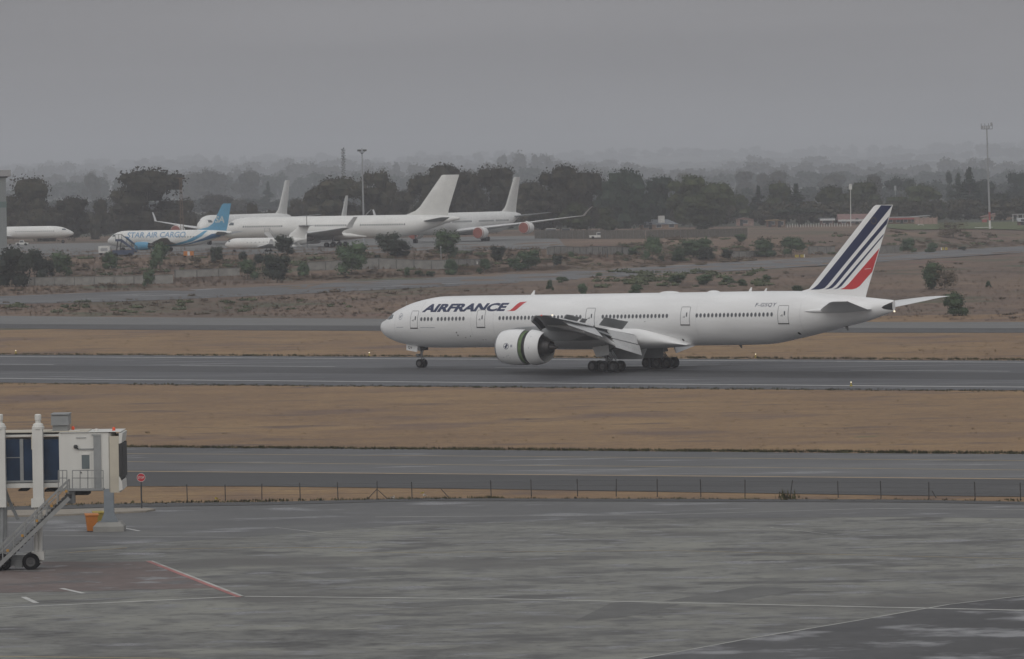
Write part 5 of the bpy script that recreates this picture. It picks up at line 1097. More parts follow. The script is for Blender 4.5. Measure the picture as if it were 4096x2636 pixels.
def floodhead(r, dx, H, w, n):
    m = MB(); m.bar((dx - w / 2, 0, H), (dx + w / 2, 0, H), .5, .12); m.bar((dx - w / 2, 0, H + .9), (dx + w / 2, 0, H + .9), .12, .12)
    for k in range(4): m.tube((dx - w / 2 + w * k / 3, 0, H), (dx - w / 2 + w * k / 3, 0, H + 1.6), .06, n=5)
    m.build('lamp_frame', M_DKST, r, 0)
    for k in range(n):
        m = MB(); m.box((0, 0, 0), (w / n * .72, .45, .8)); m.build('floodlight', M_POLE, r, 0, loc=(dx - w / 2 + w * (k + .5) / n, -.3, H + .55 + (.9 if k == n - 1 else .0)))
r, dx, H = mast('floodlight_mast', 'tallest floodlight mast, red and white at its foot, by the sports lawn', 3947, 516, 3960, 916, .34, .17, mats=[(0, .085, M_WPNT), (.085, .17, M_RPNT), (.17, 1, M_POLE)]); floodhead(r, dx, H, 3.2, 5)
r, dx, H = mast('floodlight_mast', 'grey floodlight pole standing before the broadside white jet', 1448, 617, 1457, 978, .30, .14)
m = MB(); m.tube((dx, 0, H), (dx, 0, H + 1.5), .08, n=6)
for k in range(6): t = 1.047 * k; m.tube((dx, 0, H), (dx + .9 * math.cos(t), .9 * math.sin(t), H + .9), .05, n=5)
m.build('lamp_frame', M_DKST, r, 40)
for k in range(6): t = 1.047 * k; m = MB(); m.box((0, 0, 0), (.5, .5, .45)); m.build('floodlight', M_DKST, r, 0, loc=(dx + .95 * math.cos(t), .95 * math.sin(t), H + 1.0))
b = hit(731, 1003); t = at(722, 712, b.y); H = t.z - b.z; r = thing('lattice_mast', 'rusty lattice mast with a lamp cluster rising through the cargo jet', 'mast', b); m = MB(); dx = t.x - b.x
for k in range(14):
    z0, z1 = H * k / 14, H * (k + 1) / 14; w0, w1 = .42 - .2 * k / 14, .42 - .2 * (k + 1) / 14; C = [(-1, -1), (1, -1), (1, 1), (-1, 1)]
    for j in range(4):
        a, c = C[j], C[(j + 1) % 4]; m.tube((a[0] * w0 + dx * k / 14, a[1] * w0, z0), (a[0] * w1 + dx * (k + 1) / 14, a[1] * w1, z1), .05, n=4); m.tube((a[0] * w0 + dx * k / 14, a[1] * w0, z0), (c[0] * w1 + dx * (k + 1) / 14, c[1] * w1, z1), .035, n=4)
m.build('lattice', M_RUST, r, 0); m = MB(); m.bar((dx - 1.1, 0, H), (dx + 1.1, 0, H), .3, .15); m.build('lamp_frame', M_RUST, r, 0)
for k in range(4): m = MB(); m.box((0, 0, 0), (.42, .4, .6)); m.build('floodlight', M_DKST, r, 0, loc=(dx - .8 + .53 * k, -.1, H + .42))
r, dx, H = mast('cell_tower', 'thick hazy cell tower standing behind the wide gum tree', 1373, 640, 1382, 930, .5, .38, Y=2050, cat='tower'); m = MB()
for k in range(46): t = 2.4 * k; z = H - 8 + .28 * k; m.bar((dx, 0, z), (dx + .95 * math.cos(t), .95 * math.sin(t), z + .25), .22, .3)
m.build('antenna_array', M_DKST, r, 0)
r, dx, H = mast('lamp_pole', 'slim white pole with a box lamp left of the airliner tail tip', 3402, 757, 3403, 905, .16, .11, mats=[(0, 1, M_WPNT)]); m = MB(); m.box((dx, 0, H + .8), (.9, .5, 1.8)); m.build('lamp', M_WPNT, r, 0)
r, dx, H = mast('lamp_pole', 'hazy grey pole with a box lamp right of the airliner tail tip', 3581, 760, 3582, 905, .16, .12, Y=2150); m = MB(); m.box((dx, 0, H + .8), (.9, .5, 2.0)); m.build('lamp', M_POLE, r, 0)
r, dx, H = mast('lamp_pole', 'thin dark pole in front of the broadside jet, over the business jet tail', 1226, 846, 1229, 990, .09, .07, mats=[(0, 1, M_DKST)]); m = MB(); m.box((dx, 0, H), (.5, .3, .2)); m.build('lamp', M_DKST, r, 0)
r, dx, H = mast('marker_post', 'thin grey post before the green bush by the nosed-in jet', 1763, 988, 1765, 1045, .08, .07, cat='post'); m = MB(); m.box((dx, 0, H), (.3, .2, .3)); m.build('cap', M_POLE, r, 0)
for (x, y0, y1, w), lb in (((2420, 993, 1026, 17), 'dark steel goal-like frame on the far bank, nearer the white pickup'), ((2478, 986, 1016, 19), 'dark steel frame beside the low green bush')):
    A, B = hit(x - w / 2, y1), hit(x + w / 2, y1); h = at(x, y0, A.y).z - A.z; r = thing('steel_frame', lb, 'frame', A, 0, 'dark steel frames on the bank'); L = B.x - A.x
    for q in (0, L): m = MB(); m.box((0, 0, h / 2 - .1), (.22, .22, h + .2)); m.build('post', M_DKST, r, 0, loc=(q, 0, 0))
    m = MB(); m.box((L / 2, 0, h + .16), (L + .3, .2, .16)); m.build('crossbar', M_DKST, r, 0)
def taxi_sign(label, x0, x1, y0, y1, capside):
    A, B = hit(x0, y1), hit(x1, y1); h = at(x0, y0, A.y).z - A.z; r = thing('taxiway_sign', label, 'sign', A, 0, 'yellow taxiway signs'); L = B.x - A.x
    for a, c in ((0, .4), (.6, 1)):
        m = MB(); m.box((0, 0, 0), (L * (c - a), .3, h * .75)); m.box((0, -.155, 0), (L * (c - a) * .55, .01, h * .22), 1); m.build('sign_panel', [M_SIGNY, mat('worn_sign_mark', (.22, .17, .06), .6)], r, 0, loc=(L * (a + c) / 2, 0, h * .62))
        for q in (a + .06, c - .06): m = MB(); m.box((0, 0, 0), (.1, .1, h * .3)); m.build('leg', M_DKST, r, 0, loc=(L * q, 0, h * .1))
    m = MB(); m.box((0, 0, 0), (.22, .36, h * .85)); m.build('end_cap', M_WPNT, r, 0, loc=(L * capside, 0, h * .62))
taxi_sign('two-panel yellow taxiway sign left of the striped tail', 3180, 3218, 1019, 1033, 1.02)
taxi_sign('two-panel yellow taxiway sign right of the striped tail', 3766, 3792, 990, 1003, -.02)
A = hit(1904, 1063); h = at(1904, 1046, A.y).z - A.z; r = thing('notice_board', 'small white notice with dark centre standing on the middle concrete wall end', 'sign', A)
m = MB(); m.box((0, -.6, h * .7), (.85, .08, h * .6)); m.box((0, -.645, h * .7), (.25, .01, h * .4), 1); m.build('board', [M_WPNT, M_OUTL], r, 0); m = MB(); m.box((0, -.55, h * .2), (.1, .08, h * .5)); m.build('post', M_DKST, r, 0)

# ---------------------------------------------------------------- houses, the hangar and vehicles of the far side
M_BRICK = mat('brown_brick', (0.17, 0.105, 0.085), 0.9, var=0.25, scale=1.5)
M_PINK = mat('pink_plaster', (0.36, 0.25, 0.225), 0.85, var=0.12, scale=0.8)
M_TANP = mat('tan_plaster', (0.30, 0.215, 0.165), 0.85, var=0.12, scale=0.8)
M_ROOFG = mat('slate_grey_roof', (0.15, 0.165, 0.185), 0.7, var=0.15, scale=1.2)
M_ROOFT = mat('tan_sheet_roof', (0.27, 0.19, 0.105), 0.7, var=0.15, scale=1.0)
M_ROOFR = mat('dull_red_roof', (0.20, 0.12, 0.11), 0.8, var=0.15, scale=1.0)
M_ROOFW = mat('white_sheet_roof', (0.30, 0.31, 0.315), 0.6, var=0.1, scale=1.0)
M_HANG = mat('hangar_cladding', (0.20, 0.22, 0.225), 0.6, var=0.06, stretch=(3, 3, .1), scale=2)
M_HANG2 = mat('hangar_roof_edge', (0.30, 0.30, 0.31), 0.6, var=0.08)
M_HANG3 = mat('hangar_green_band', (0.10, 0.15, 0.14), 0.6, var=0.08)
def house(label, x0, x1, ytop, yb, Y, depth, wm, rm, roof='gable', eave=.55, bays=2, fascia=None, grp='houses beyond the airfield fence', door=True):
    """x0, x1, top and base in photo pixels"""
    a, b = at(x0, yb, Y), at(x1, yb, Y); cx = (a.x + b.x) / 2; g = gz(cx, Y); w = b.x - a.x; H = max(2.4, at((x0 + x1) / 2, ytop, Y).z - g); e = H * eave if roof != 'flat' else H - .35
    r = thing('house', label, 'house', (cx, Y, g), 0, grp); m = MB(); m.span((-w / 2, 0, -.5), (w / 2, depth, e)); m.build('wall', wm, r, 0)
    m = MB()
    if roof == 'gable':      # ridge across the view
        m.prism([(-w / 2 - .4, -.5, e - .05), (-w / 2 - .4, depth + .5, e - .05), (-w / 2 - .4, depth / 2, H)], (w + .8, 0, 0))
    elif roof == 'front':    # gable faces the camera
        m.prism([(-w / 2 - .5, -.5, e - .02), (w / 2 + .5, -.5, e - .02), (0, -.5, H)], (0, depth + 1, 0))
        q = MB(); q.prism([(-w / 2 + .1, -.56, e), (w / 2 - .1, -.56, e), (0, -.56, H - .35)], (0, .05, 0)); q.build('gable', wm, r, 0)
    elif roof == 'hip':
        m.add([(-w / 2 - .4, -.5, e - .03), (w / 2 + .4, -.5, e - .03), (w / 2 + .4, depth + .5, e - .03), (-w / 2 - .4, depth + .5, e - .03), (-w / 4, depth / 2, H), (w / 4, depth / 2, H)], [(0, 1, 5, 4), (1, 2, 5), (2, 3, 4, 5), (3, 0, 4), (3, 2, 1, 0)])
    elif roof == 'shed': m.prism([(-w / 2 - .3, -.6, e), (w / 2 + .3, -.6, H - .25), (w / 2 + .3, -.6, H), (-w / 2 - .3, -.6, e + .25)], (0, depth + 1, 0))
    else: m.span((-w / 2 - .5, -1.0, H - .33), (w / 2 + .5, depth + .3, H))
    ro = m.build('roof', rm, r, 0)
    if fascia: m = MB(); m.span((-w / 2 - .45, -1.06 if roof == 'flat' else -.62, e - .5), (w / 2 + .45, -1.005 if roof == 'flat' else -.57, e + .1)); m.build('fascia', fascia, r, 0)
    n = bays
    for k in range(n):
        c = -w / 2 + w * (k + .5) / n; ww = min(1.6, w / n * .5)
        f = MB(); f.span((-ww / 2 - .08, -.05, -.08), (ww / 2 + .08, -.004, 1.18)); fo = f.build('window', M_WPNT, r, 0, loc=(c, 0, min(1.0, e * .35)))
        p = MB(); p.span((-ww / 2, -.08, 0), (ww / 2, -.054, 1.1)); p.build('pane', M_GLASS, fo, 0)
    if door:
        d = MB(); d.span((-.5, -.06, 0), (.5, -.004, 2.05)); do = d.build('door', M_DKST, r, 0, loc=(-w / 2 + w * .5 if n % 2 == 0 else -w / 2 + w * .28, 0, 0)); h_ = MB(); h_.box((.38, -.1, 1.0), (.06, .06, .14)); h_.build('handle', M_POLE, do, 0)
    return r
o = house('low house with slate-grey hipped roof and a pale chimney block between the brown trees', 2560, 2712, 878, 925, 1640, 9, M_TANP, M_ROOFG, 'hip', .5, 3)
m = MB(); m.span((-.2, 1.2, 2.0), (1.9, 2.4, 4.3)); m.build('chimney', M_WPNT, o, 0)
house('house with tall pink gable wall half hidden by trees', 2948, 3015, 870, 925, 1720, 8, M_PINK, M_ROOFR, 'front', .8, 1)
house('small tan-roofed shed left of the dark spreading tree', 3068, 3112, 899, 935, 1660, 6, M_BRICK, M_ROOFT, 'shed', .8, 1)
house('second tan-roofed shed touching the dark spreading tree', 3110, 3142, 901, 935, 1640, 6, M_TANP, M_ROOFT, 'shed', .85, 1)
house('brown brick outbuilding with white fascia left of the white pole', 3285, 3335, 893, 930, 1690, 7, M_BRICK, M_ROOFG, 'flat', .9, 2, M_FLAPG)
house('brown house with a big pinkish roof and white fascia behind the airliner tail tip', 3358, 3500, 856, 930, 1700, 11, M_BRICK, M_ROOFR, 'gable', .45, 4, M_FLAPG)
house('long low building with white flat roof and red fascia right of the tail tip', 3548, 3668, 889, 930, 1680, 10, M_BRICK, M_ROOFW, 'flat', .9, 4, M_RPNT)
house('white-topped house behind the swing frame', 3652, 3718, 866, 925, 1740, 9, M_PINK, M_ROOFW, 'shed', .75, 2)
house('house with pinkish front gable beside the floodlight mast', 3935, 4042, 860, 914, 1790, 12, M_TANP, M_ROOFR, 'front', .5, 2)
house('house with dull roof behind the pergola at the right', 4035, 4085, 858, 905, 1840, 9, M_TANP, M_ROOFR, 'gable', .55, 2)
house('tan roof showing among the trees above the gabled house', 3832, 3890, 810, 850, 2150, 9, M_TANP, M_ROOFT, 'gable', .4, 1)
house('small shed with white roof and red-brown wall at the right edge', 4076, 4130, 897, 933, 1560, 5, M_BRICK, M_ROOFW, 'gable', .55, 1)
# garden wall, pergola, swing frame, goal, white stakes
A, B = place(3660, 922, 1650), place(3748, 922, 1650); r = thing('garden_wall', 'pink garden wall with pale piers behind the swing frame', 'wall', A); m = MB(); L = B.x - A.x; m.span((0, 0, -.4), (L, .2, 2.2)); m.build('panel', M_PINK, r, 0)
for k in range(6): m = MB(); m.box((L * k / 5, -.05, 1.1), (.35, .4, 2.8)); m.build('pier', M_TANP, r, 0)
A, B = place(4050, 912, 1700), place(4130, 912, 1700); r = thing('pergola', 'white flat-topped pergola at the right behind the shed', 'pergola', A); L = B.x - A.x; m = MB(); m.span((0, -2, 2.4), (L, 2, 2.65)); m.build('roof', M_ROOFW, r, 0)
for k in range(5): m = MB(); m.box((L * k / 4, -1.8, 1.1), (.18, .18, 2.7)); m.build('post', M_WPNT, r, 0)
def goal(name, label, x0, x1, ytop, yb, Y, r_=.07):
    A, B = place(x0, yb, Y), place(x1, yb, Y); h = at(x0, ytop, Y).z - A.z; r = thing(name, label, 'frame', A); L = B.x - A.x
    for q in (0, L): m = MB(); m.tube((q, 0, -.2), (q, 0, h), r_, n=6); m.build('post', M_WPNT, r, 40)
    m = MB(); m.tube((-.05, 0, h + r_), (L + .05, 0, h + r_), r_, n=6); m.build('crossbar', M_WPNT, r, 40)
goal('swing_frame', 'white swing frame before the pink garden wall', 3673, 3693, 899, 928, 1600)
goal('goal_frame', 'low white goal frame on the lawn under the floodlight mast', 3900, 3970, 911, 935, 1500)
A = place(3938, 912, 1660); r = thing('crate', 'red crate at the foot of the floodlight mast', 'crate', A); m = MB(); m.box((0, 0, .9), (1.5, 1.2, 1.0)); m.build('body', M_RPNT, r, 0); m = MB(); m.box((0, 0, 1.47), (1.6, 1.3, .1)); m.build('lid', M_WPNT, r, 0)
A = place(3150, 935, 1630); r = thing('stake_fence', 'row of short white stakes under the dark spreading tree', 'fence', A); m = MB()
for k in range(24):
    q = at(3150 + 10.5 * k, 935, 1630); h = 1.0 + .35 * ((k * 7) % 5) / 4; m = MB(); m.box((q.x - A.x, 0, gz(q.x, 1630) - A.z + h / 2 - .1), (.16, .1, h)); m.build('post', M_WPNT, r, 0)
m = MB(); q = at(3395, 935, 1630); m.box(((q.x - A.x) / 2, .08, .62), (q.x - A.x, .04, .07)); m.build('rail', M_WALLD, r, 0)
mb = MB(); C = [place(3540, 935, 1560), place(4300, 935, 1560)]; W_ = C[1].x - C[0].x
n = 30
for j in range(2): pass
vs = []; 
for i in range(n + 1):
    for j in range(9): x = C[0].x + W_ * i / n; y = 1475 + 27 * j; vs.append((x, y, gz(x, y) + .2))
mb.add(vs, [(i * 9 + j, (i + 1) * 9 + j, (i + 1) * 9 + j + 1, i * 9 + j + 1) for i in range(n) for j in range(8)]); kind(mb.build('lawn', M_GREEN, recalc=False, angle=0), 'structure')
# hangar at the left edge
A = place(28, 965, 1165); r = thing('hangar', 'grey hangar corner with projecting roof slab and green band at the left edge', 'hangar', (A.x, 1165, A.z), rad(6.2)); H = at(30, 705, 1165).z - A.z
m = MB(); m.span((-45, 0, -.6), (0, 40, H)); m.build('wall', M_HANG, r, 0); z0 = at(30, 830, 1165).z - A.z; m = MB(); m.span((-45, -.06, z0 - .0), (.06, 40, z0 + 1.35)); m.build('band', M_HANG3, r, 0)
m = MB(); m.span((-45, -.8, H + .003), (1.15, 41, H + 1.4)); m.build('roof', M_HANG2, r, 0); m = MB(); m.span((-45, -.4, H - .32), (.4, 40, H - .003)); m.build('eave', M_DKST, r, 0)
# far apron pavement under the parked row
vs = []; n = 40; mb = MB()
for i in range(n + 1):
    for j in range(12): x = -165 + 178 * i / n; y = 1150 + max(0, x + 20) * 1.35 + (330 - max(0, x + 20) * 1.2) * j / 11; vs.append((x, y, gz(x, y) + .05))
mb.add(vs, [(i * 12 + j, (i + 1) * 12 + j, (i + 1) * 12 + j + 1, i * 12 + j + 1) for i in range(n) for j in range(11)]); kind(mb.build('far_apron', M_CONC, recalc=False, angle=0), 'structure')
def vehicle(name, label, cat, x, yb, L, h, wdt, mt, rz=0, cab=None, Y=None, boxh=.55):
    A = hit(x, yb) if Y is None else place(x, yb, Y); r = thing(name, label, cat, A, rz); m = MB(); m.span((-L / 2, -wdt / 2, .35), (L / 2, wdt / 2, h * boxh)); m.build('body', mt, r, 0)
    c0, c1 = cab or (-.15, .3); m = MB(); m.prism([(L * c0, -wdt * .46, h * boxh), (L * c1, -wdt * .46, h * boxh), (L * (c1 - .09), -wdt * .46, h), (L * (c0 + .03), -wdt * .46, h)], (0, wdt * .92, 0)); cb = m.build('cabin', mt, r, 0)
    m = MB(); m.prism([(L * (c0 + .03), -wdt * .48, h * (boxh + .04)), (L * (c1 - .03), -wdt * .48, h * (boxh + .04)), (L * (c1 - .1), -wdt * .48, h * .93), (L * (c0 + .05), -wdt * .48, h * .93)], (0, wdt * .96, 0)); m.build('window', M_GLASS, cb, 0)
    for q in (-.31, .31):
        for sd in (-1, 1): m = MB(); m.lathe([(-.12, .02), (-.12, .36), (.12, .36), (.12, .02)], (L * q, sd * wdt * .45, .36), 'Y', 14); m.build('wheel', M_TYRE, r, 40)
    return r
vehicle('pickup_truck', 'white pickup truck parked before the grey-brown board fence', 'pickup', 2394, 955, 4.9, 1.75, 1.8, M_WPNT, 0, (-.12, .22))
vehicle('van', 'small white van under the tall gums left of the pickup', 'van', 2208, 940, 4.2, 1.8, 1.7, M_WPNT, 0, (-.45, .35), Y=1520)
vehicle('van', 'partly hidden grey-white van between the small white van and the pickup', 'van', 2268, 938, 3.6, 1.6, 1.7, M_POLE, 0, (-.45, .3), Y=1540)
vehicle('tow_tractor', 'white low tow tractor under the narrow white jet', 'tow tractor', 88, 974, 3.4, 1.5, 2.0, M_WPNT, 0, (-.2, .2), Y=1440)
A = hit(418, 1020); r = thing('ground_power_unit', 'boxy white ground unit left of the cargo jet nose', 'ground unit', A); m = MB(); m.span((-1.3, -1, .5), (1.3, 1, 2.1)); m.build('body', M_WPNT, r, 0); m = MB(); m.span((-.8, -1.03, .9), (.8, -1.005, 1.6)); m.build('grille', M_POLE, r, 0)
for q in (-.8, .8):
    for sd in (-1, 1): m = MB(); m.lathe([(-.12, .02), (-.12, .3), (.12, .3), (.12, .02)], (q, sd * .85, .3), 'Y', 12); m.build('wheel', M_TYRE, r, 40)
A = hit(497, 1027); r = thing('passenger_stairs', 'dark blue stair truck standing at the cargo jet nose', 'stair truck', A, 0); m = MB(); m.span((-2.6, -1.1, .5), (2.2, 1.1, 1.5)); m.build('chassis', mat('dark_navy_paint', (.03, .05, .10), .5), r, 0)
m = MB(); m.prism([(-1.9, -.9, 4.0), (-.5, -.9, 4.0), (2.9, -.9, 1.3), (2.9, -.9, .9), (-.7, -.9, 3.5), (-1.9, -.9, 3.5)], (0, 1.8, 0)); m.build('staircase', MATS['dark_navy_paint'], r, 0)
for sd in (-.92, .92): m = MB(); m.bar((-1.9, sd, 5.0), (-.5, sd, 5.0), .08, .08); m.bar((-.5, sd, 5.0), (2.9, sd, 2.2), .08, .08); [m.bar((x, sd, z), (x, sd, z + 1.1), .06, .06) for x, z in ((-1.9, 4), (-1.2, 4), (-.5, 4), (.6, 3.05), (1.7, 2.2), (2.9, 1.2))]; m.build('handrail', M_DKST, r, 0)
m = MB(); [m.tube((x, 0, 1.5), (x + .3, 0, 3.6), .14, n=6) for x in (-1.7, -.9)]; m.build('lift', M_DKST, r, 40)
for q in (-1.8, 1.4):
    for sd in (-1, 1): m = MB(); m.lathe([(-.15, .02), (-.15, .45), (.15, .45), (.15, .02)], (q, sd * 1.0, .45), 'Y', 14); m.build('wheel', M_TYRE, r, 40)
A = hit(755, 1029); r = thing('baggage_cart', 'orange cart with pale panel on the bank under the lattice mast', 'cart', A); m = MB(); m.span((-1.1, -.6, .35), (1.1, .6, 1.35)); m.build('body', M_ORNG, r, 0); m = MB(); m.span((-.25, -.63, .4), (.3, -.605, 1.3)); m.build('panel', M_FLAPG, r, 0)
for q in (-.8, .8): m = MB(); m.lathe([(-.6, .02), (-.6, .22), (.6, .22), (.6, .02)], (q, 0, .22), 'Y', 12); m.build('wheel', M_TYRE, r, 40)
A = place(1085, 985, 1272); r = thing('boarding_stairs', 'grey wheeled stairs against the front door of the broadside jet', 'stairs', A, 0); m = MB(); m.prism([(-1.6, -.8, 4.0), (-.4, -.8, 4.0), (2.0, -.8, .5), (1.4, -.8, .3), (-1.6, -.8, 3.7)], (0, 1.6, 0)); m.build('staircase', M_FLAPG, r, 0)
for sd in (-.82, .82): m = MB(); m.bar((-1.6, sd, 5.0), (-.4, sd, 5.0), .06, .06); m.bar((-.4, sd, 5.0), (2.0, sd, 1.5), .06, .06); [m.bar((x, sd, z), (x, sd, z + 1), .06, .06) for x, z in ((-1.6, 4), (-.4, 4), (.8, 2.3), (2.0, .5))]; m.build('handrail', M_POLE, r, 0)
m = MB(); [m.bar((x, sd, .3), (x, sd, 3.7), .1, .1) for x in (-1.5, -.5) for sd in (-.7, .7)]; m.build('support', M_POLE, r, 0)
# ---------------------------------------------------------------- the boarding bridge at the lower left
YB = 296.0
def J(x, y, dY=0.0):
    """reading of the enlarged view of the bridge -> point on the plane of its near side"""
    p = at(x / 1.711, 1600 + y / 1.711, YB); return (p.x, p.y + dY, p.z)
M_BRW = mat('bridge_white_paint', (0.62, 0.615, 0.585), 0.5, var=0.08, scale=0.8, stretch=(1, 1, .4))
M_BRC = mat('bridge_cream_panel', (0.50, 0.46, 0.38), 0.55, var=0.1, scale=0.9)
M_BRG = mat('bridge_grey_metal', (0.25, 0.26, 0.265), 0.5, var=0.12)
M_BRGL = mat('bridge_tinted_glass', (0.016, 0.04, 0.085), 0.06, var=0.4, scale=.5)
M_BELL = mat('rubber_bellows', (0.045, 0.045, 0.047), 0.85, var=0.2)
M_STAIR = mat('galvanised_stairs', (0.25, 0.255, 0.255), 0.5, metal=.2, var=.15)
M_BLUEG = mat('blue_grey_column', (0.20, 0.225, 0.25), 0.5, var=.1)
M_ORP = mat('orange_end_cap', (0.42, 0.22, 0.04), 0.6)
o_ = J(430, 1180); BO = Vector((o_[0], YB, 0)); BR = thing('boarding_bridge', 'white passenger boarding bridge with dark glazed tunnel, stairs and rubber bellows on its cab', 'boarding bridge', BO)
def Q(x, y, dY=0.0): p = J(x, y, dY); return (p[0] - BO.x, p[1] - BO.y, p[2])
def jb(m, x0, y0, x1, y1, d0, d1, mi=0): m.span(Q(x0, y1, d0), Q(x1, y0, d1), mi)
m = MB(); jb(m, -900, 235, 410, 268, 0, 3.2); jb(m, -900, 566, 410, 618, 0, 3.2); jb(m, -900, 268, 410, 566, 3.0, 3.2); tun = m.build('tunnel', M_BRW, BR, 0)
m = MB(); jb(m, -900, 218, 600, 236, .3, 2.9); m.build('roof', M_BRC, BR, 0)
for x0, x1 in ((-420, -280), (-272, -138), (-130, 6), (24, 138), (158, 232), (296, 405)):
    m = MB(); jb(m, x0, 268, x1, 566, .10, .14); w_ = m.build('window', M_BRGL, tun, 0)
m = MB()
for x in (-276, -134, 15, 148): jb(m, x - 9, 266, x + 9, 567, .02, .22)
jb(m, -420, 396, 160, 400, .04, .16); m.build('window_frame', M_BRG, tun, 0)
m = MB()
for x in (-420, 420): pass
jb(m, -900, 560, 410, 568, -.02, .2); m.build('sill', M_BRG, tun, 0)
# lift columns with their stacked caps
for xa, xb, lab in ((235, 297, 1), (-30, 40, 0)):
    m = MB(); jb(m, xa, 195, xb, 690, -.75, -.15); m.box(Q((xa + xb) / 2, 700, -.45), (.75, .65, .5)); co = m.build('lift_column', M_BRW, BR, 0)
    c = Q((xa + xb) / 2, 195, -.45); m = MB(); m.lathe([(0, .36), (.13, .36), (.15, .32), (.27, .29), (.31, .24), (.34, .16), (.50, .16), (.52, .19), (.80, .19), (.85, .14), (.86, .02)], c, 'Z', 20); m.build('cap', M_BRW, co, 30)
    m = MB(); jb(m, xa - 14, 232, xa - 1, 335, -.6, -.2); m.build('control_box', M_BRC, co, 0)
    m = MB(); m.tube(Q((xa + xb) / 2 - 14, 700, -.45), Q((xa + xb) / 2 - 14, 1110, -.45), .13, n=10); m.tube(Q((xa + xb) / 2 + 14, 700, -.45), Q((xa + xb) / 2 + 14, 1110, -.45), .13, n=10); m.bar(Q((xa + xb) / 2 - 22, 880, -.45), Q((xa + xb) / 2 + 22, 880, -.45), .14, .2); m.box(Q((xa + xb) / 2, 1060, -.45), (.7, .6, .5)); m.build('leg', M_BRW if lab else M_BRG, BR, 30)
# bogie with wheels
m = MB(); jb(m, -60, 1075, 280, 1110, -.7, -.2); jb(m, 60, 1055, 190, 1130, -.65, -.25); jb(m, 110, 1090, 160, 1140, -.8, -.1); m.build('bogie', M_BRG, BR, 0)
wb = wheel_protos(0.50, 0.42, ''); used = 0
for x, y, dy in ((222, 1121, -.95), (222, 1121, .05), (30, 1128, -.95), (30, 1128, .05), (-200, 1128, -.9)):
    o = wb if not used else copy_tree(wb, BR); used = 1; o.parent = BR; q = Q(x, y, dy); o.location = (q[0], q[1], .50)
# dark support under the tunnel
m = MB(); m.bar(Q(10, 618, 1.2), Q(10, 950, 1.2), .4, .4); m.bar(Q(20, 640, 1.2), Q(112, 830, 1.2), .18, .18); m.bar(Q(10, 620, 1.2), Q(40, 700, 1.2), .5, .3); m.build('strut', M_BRG, BR, 0)
m = MB(); jb(m, 480, 612, 700, 628, .3, 3.0); jb(m, 500, 626, 600, 655, .5, 2.4); jb(m, 120, 616, 180, 628, .5, 2.5); jb(m, 300, 616, 420, 632, .5, 2.6); m.build('underframe', M_BELL, BR, 0)
# cab
m = MB(); jb(m, 410, 222, 742, 612, -.12, 3.4); cabo = m.build('cab', M_BRW, BR, 0)
m = MB(); jb(m, 408, 215, 830, 223.5, -.2, 3.5); m.build('roof', M_BRW, cabo, 0)
m = MB(); jb(m, 647, 240, 690, 608, -.20, -.11); m.prism([Q(625, 234, -.22), Q(690, 234, -.22), Q(690, 246, -.22), Q(640, 246, -.22)], (0, .1, 0)); m.build('rolling_shutter', M_BRG, cabo, 0)
m = MB(); rg = []
for k in range(9):
    t = math.pi * k / 8; rg.append([Q(742 + 36 * math.sin(t), 226, 1.4 - 1.55 * math.cos(t)), Q(742 + 36 * math.sin(t), 628, 1.4 - 1.55 * math.cos(t))])
m.prism([r_[0] for r_ in rg], (0, 0, rg[0][1][2] - rg[0][0][2])); m.build('rotunda_wall', M_BRW, cabo, 30)
m = MB(); jb(m, 758, 246, 816, 632, -.24, 3.4); m.build('end_panel', M_BRC, cabo, 0)
m = MB(); m.prism([Q(816, 222, -.3), Q(842, 224, -.3), Q(834, 292, -.3), Q(816, 298, -.3)], (0, 3.4, 0)); m.build('canopy_hood', M_BRW, cabo, 0)
m = MB(); m.prism([Q(816, 520, -.3), Q(824, 528, -.3), Q(838, 560, -.3), Q(842, 612, -.3), Q(816, 622, -.3)], (0, 3.4, 0)); m.build('floor_bumper', M_BRW, cabo, 0)
m = MB()
for k in range(6): jb(m, 818 + 4 * k, 296, 818 + 4 * k + 3, 560 if k < 3 else 530, -.25 + .03 * (k % 2), 3.0 - .03 * (k % 2))
jb(m, 817, 295, 840, 530, -.12, 2.9); m.build('bellows', M_BELL, cabo, 0)
m = MB(); jb(m, 545, 355, 625, 606, -.16, -.115); do = m.build('door', M_BRW, cabo, 0); m = MB(); jb(m, 562, 374, 613, 470, -.19, -.165); m.build('window', mat('pale_door_glass', (.14, .17, .18), .12), do, 0); m = MB(); jb(m, 560, 368, 615, 375, -.21, -.16); m.build('frame', M_BRW, do, 0); m = MB(); jb(m, 552, 490, 560, 500, -.22, -.16); m.build('handle', M_DKST, do, 0)
m = MB(); jb(m, 522, 255, 590, 259, -.17, -.118); jb(m, 540, 330, 645, 340, -.2, -.12); m.build('trim', M_BRG, cabo, 0); m = MB(); m.ball(Q(520, 318, -.25), .13); m.tube(Q(520, 318, -.25), Q(538, 336, -.16), .04, n=6); m.build('camera', M_DKST, cabo, 30)
m = MB(); jb(m, 343, 112, 462, 178, .6, 2.4); jb(m, 340, 96, 465, 106, .55, 2.45); jb(m, 345, 105, 460, 113, .65, 2.35); jb(m, 352, 178, 455, 218, .75, 2.25, 1); m.build('air_handler', [M_BRG, M_BRG], BR, 0)
for x, y, c in ((488, 196, M_LAMPR), (768, 202, M_LAMPR)): m = MB(); p_ = Q(x, y + 8, 1.2); m.lathe([(-.05, .09), (.10, .09), (.14, .06), (.16, .01)], p_, 'Z', 12); m.tube((p_[0], p_[1], p_[2] - .25), p_, .04, n=6, mi=1); m.build('beacon', [mat('orange_red_beacon', (.6, .08, .03), .4, emit=(1, .12, .03, .12)), M_BRG], BR, 30)
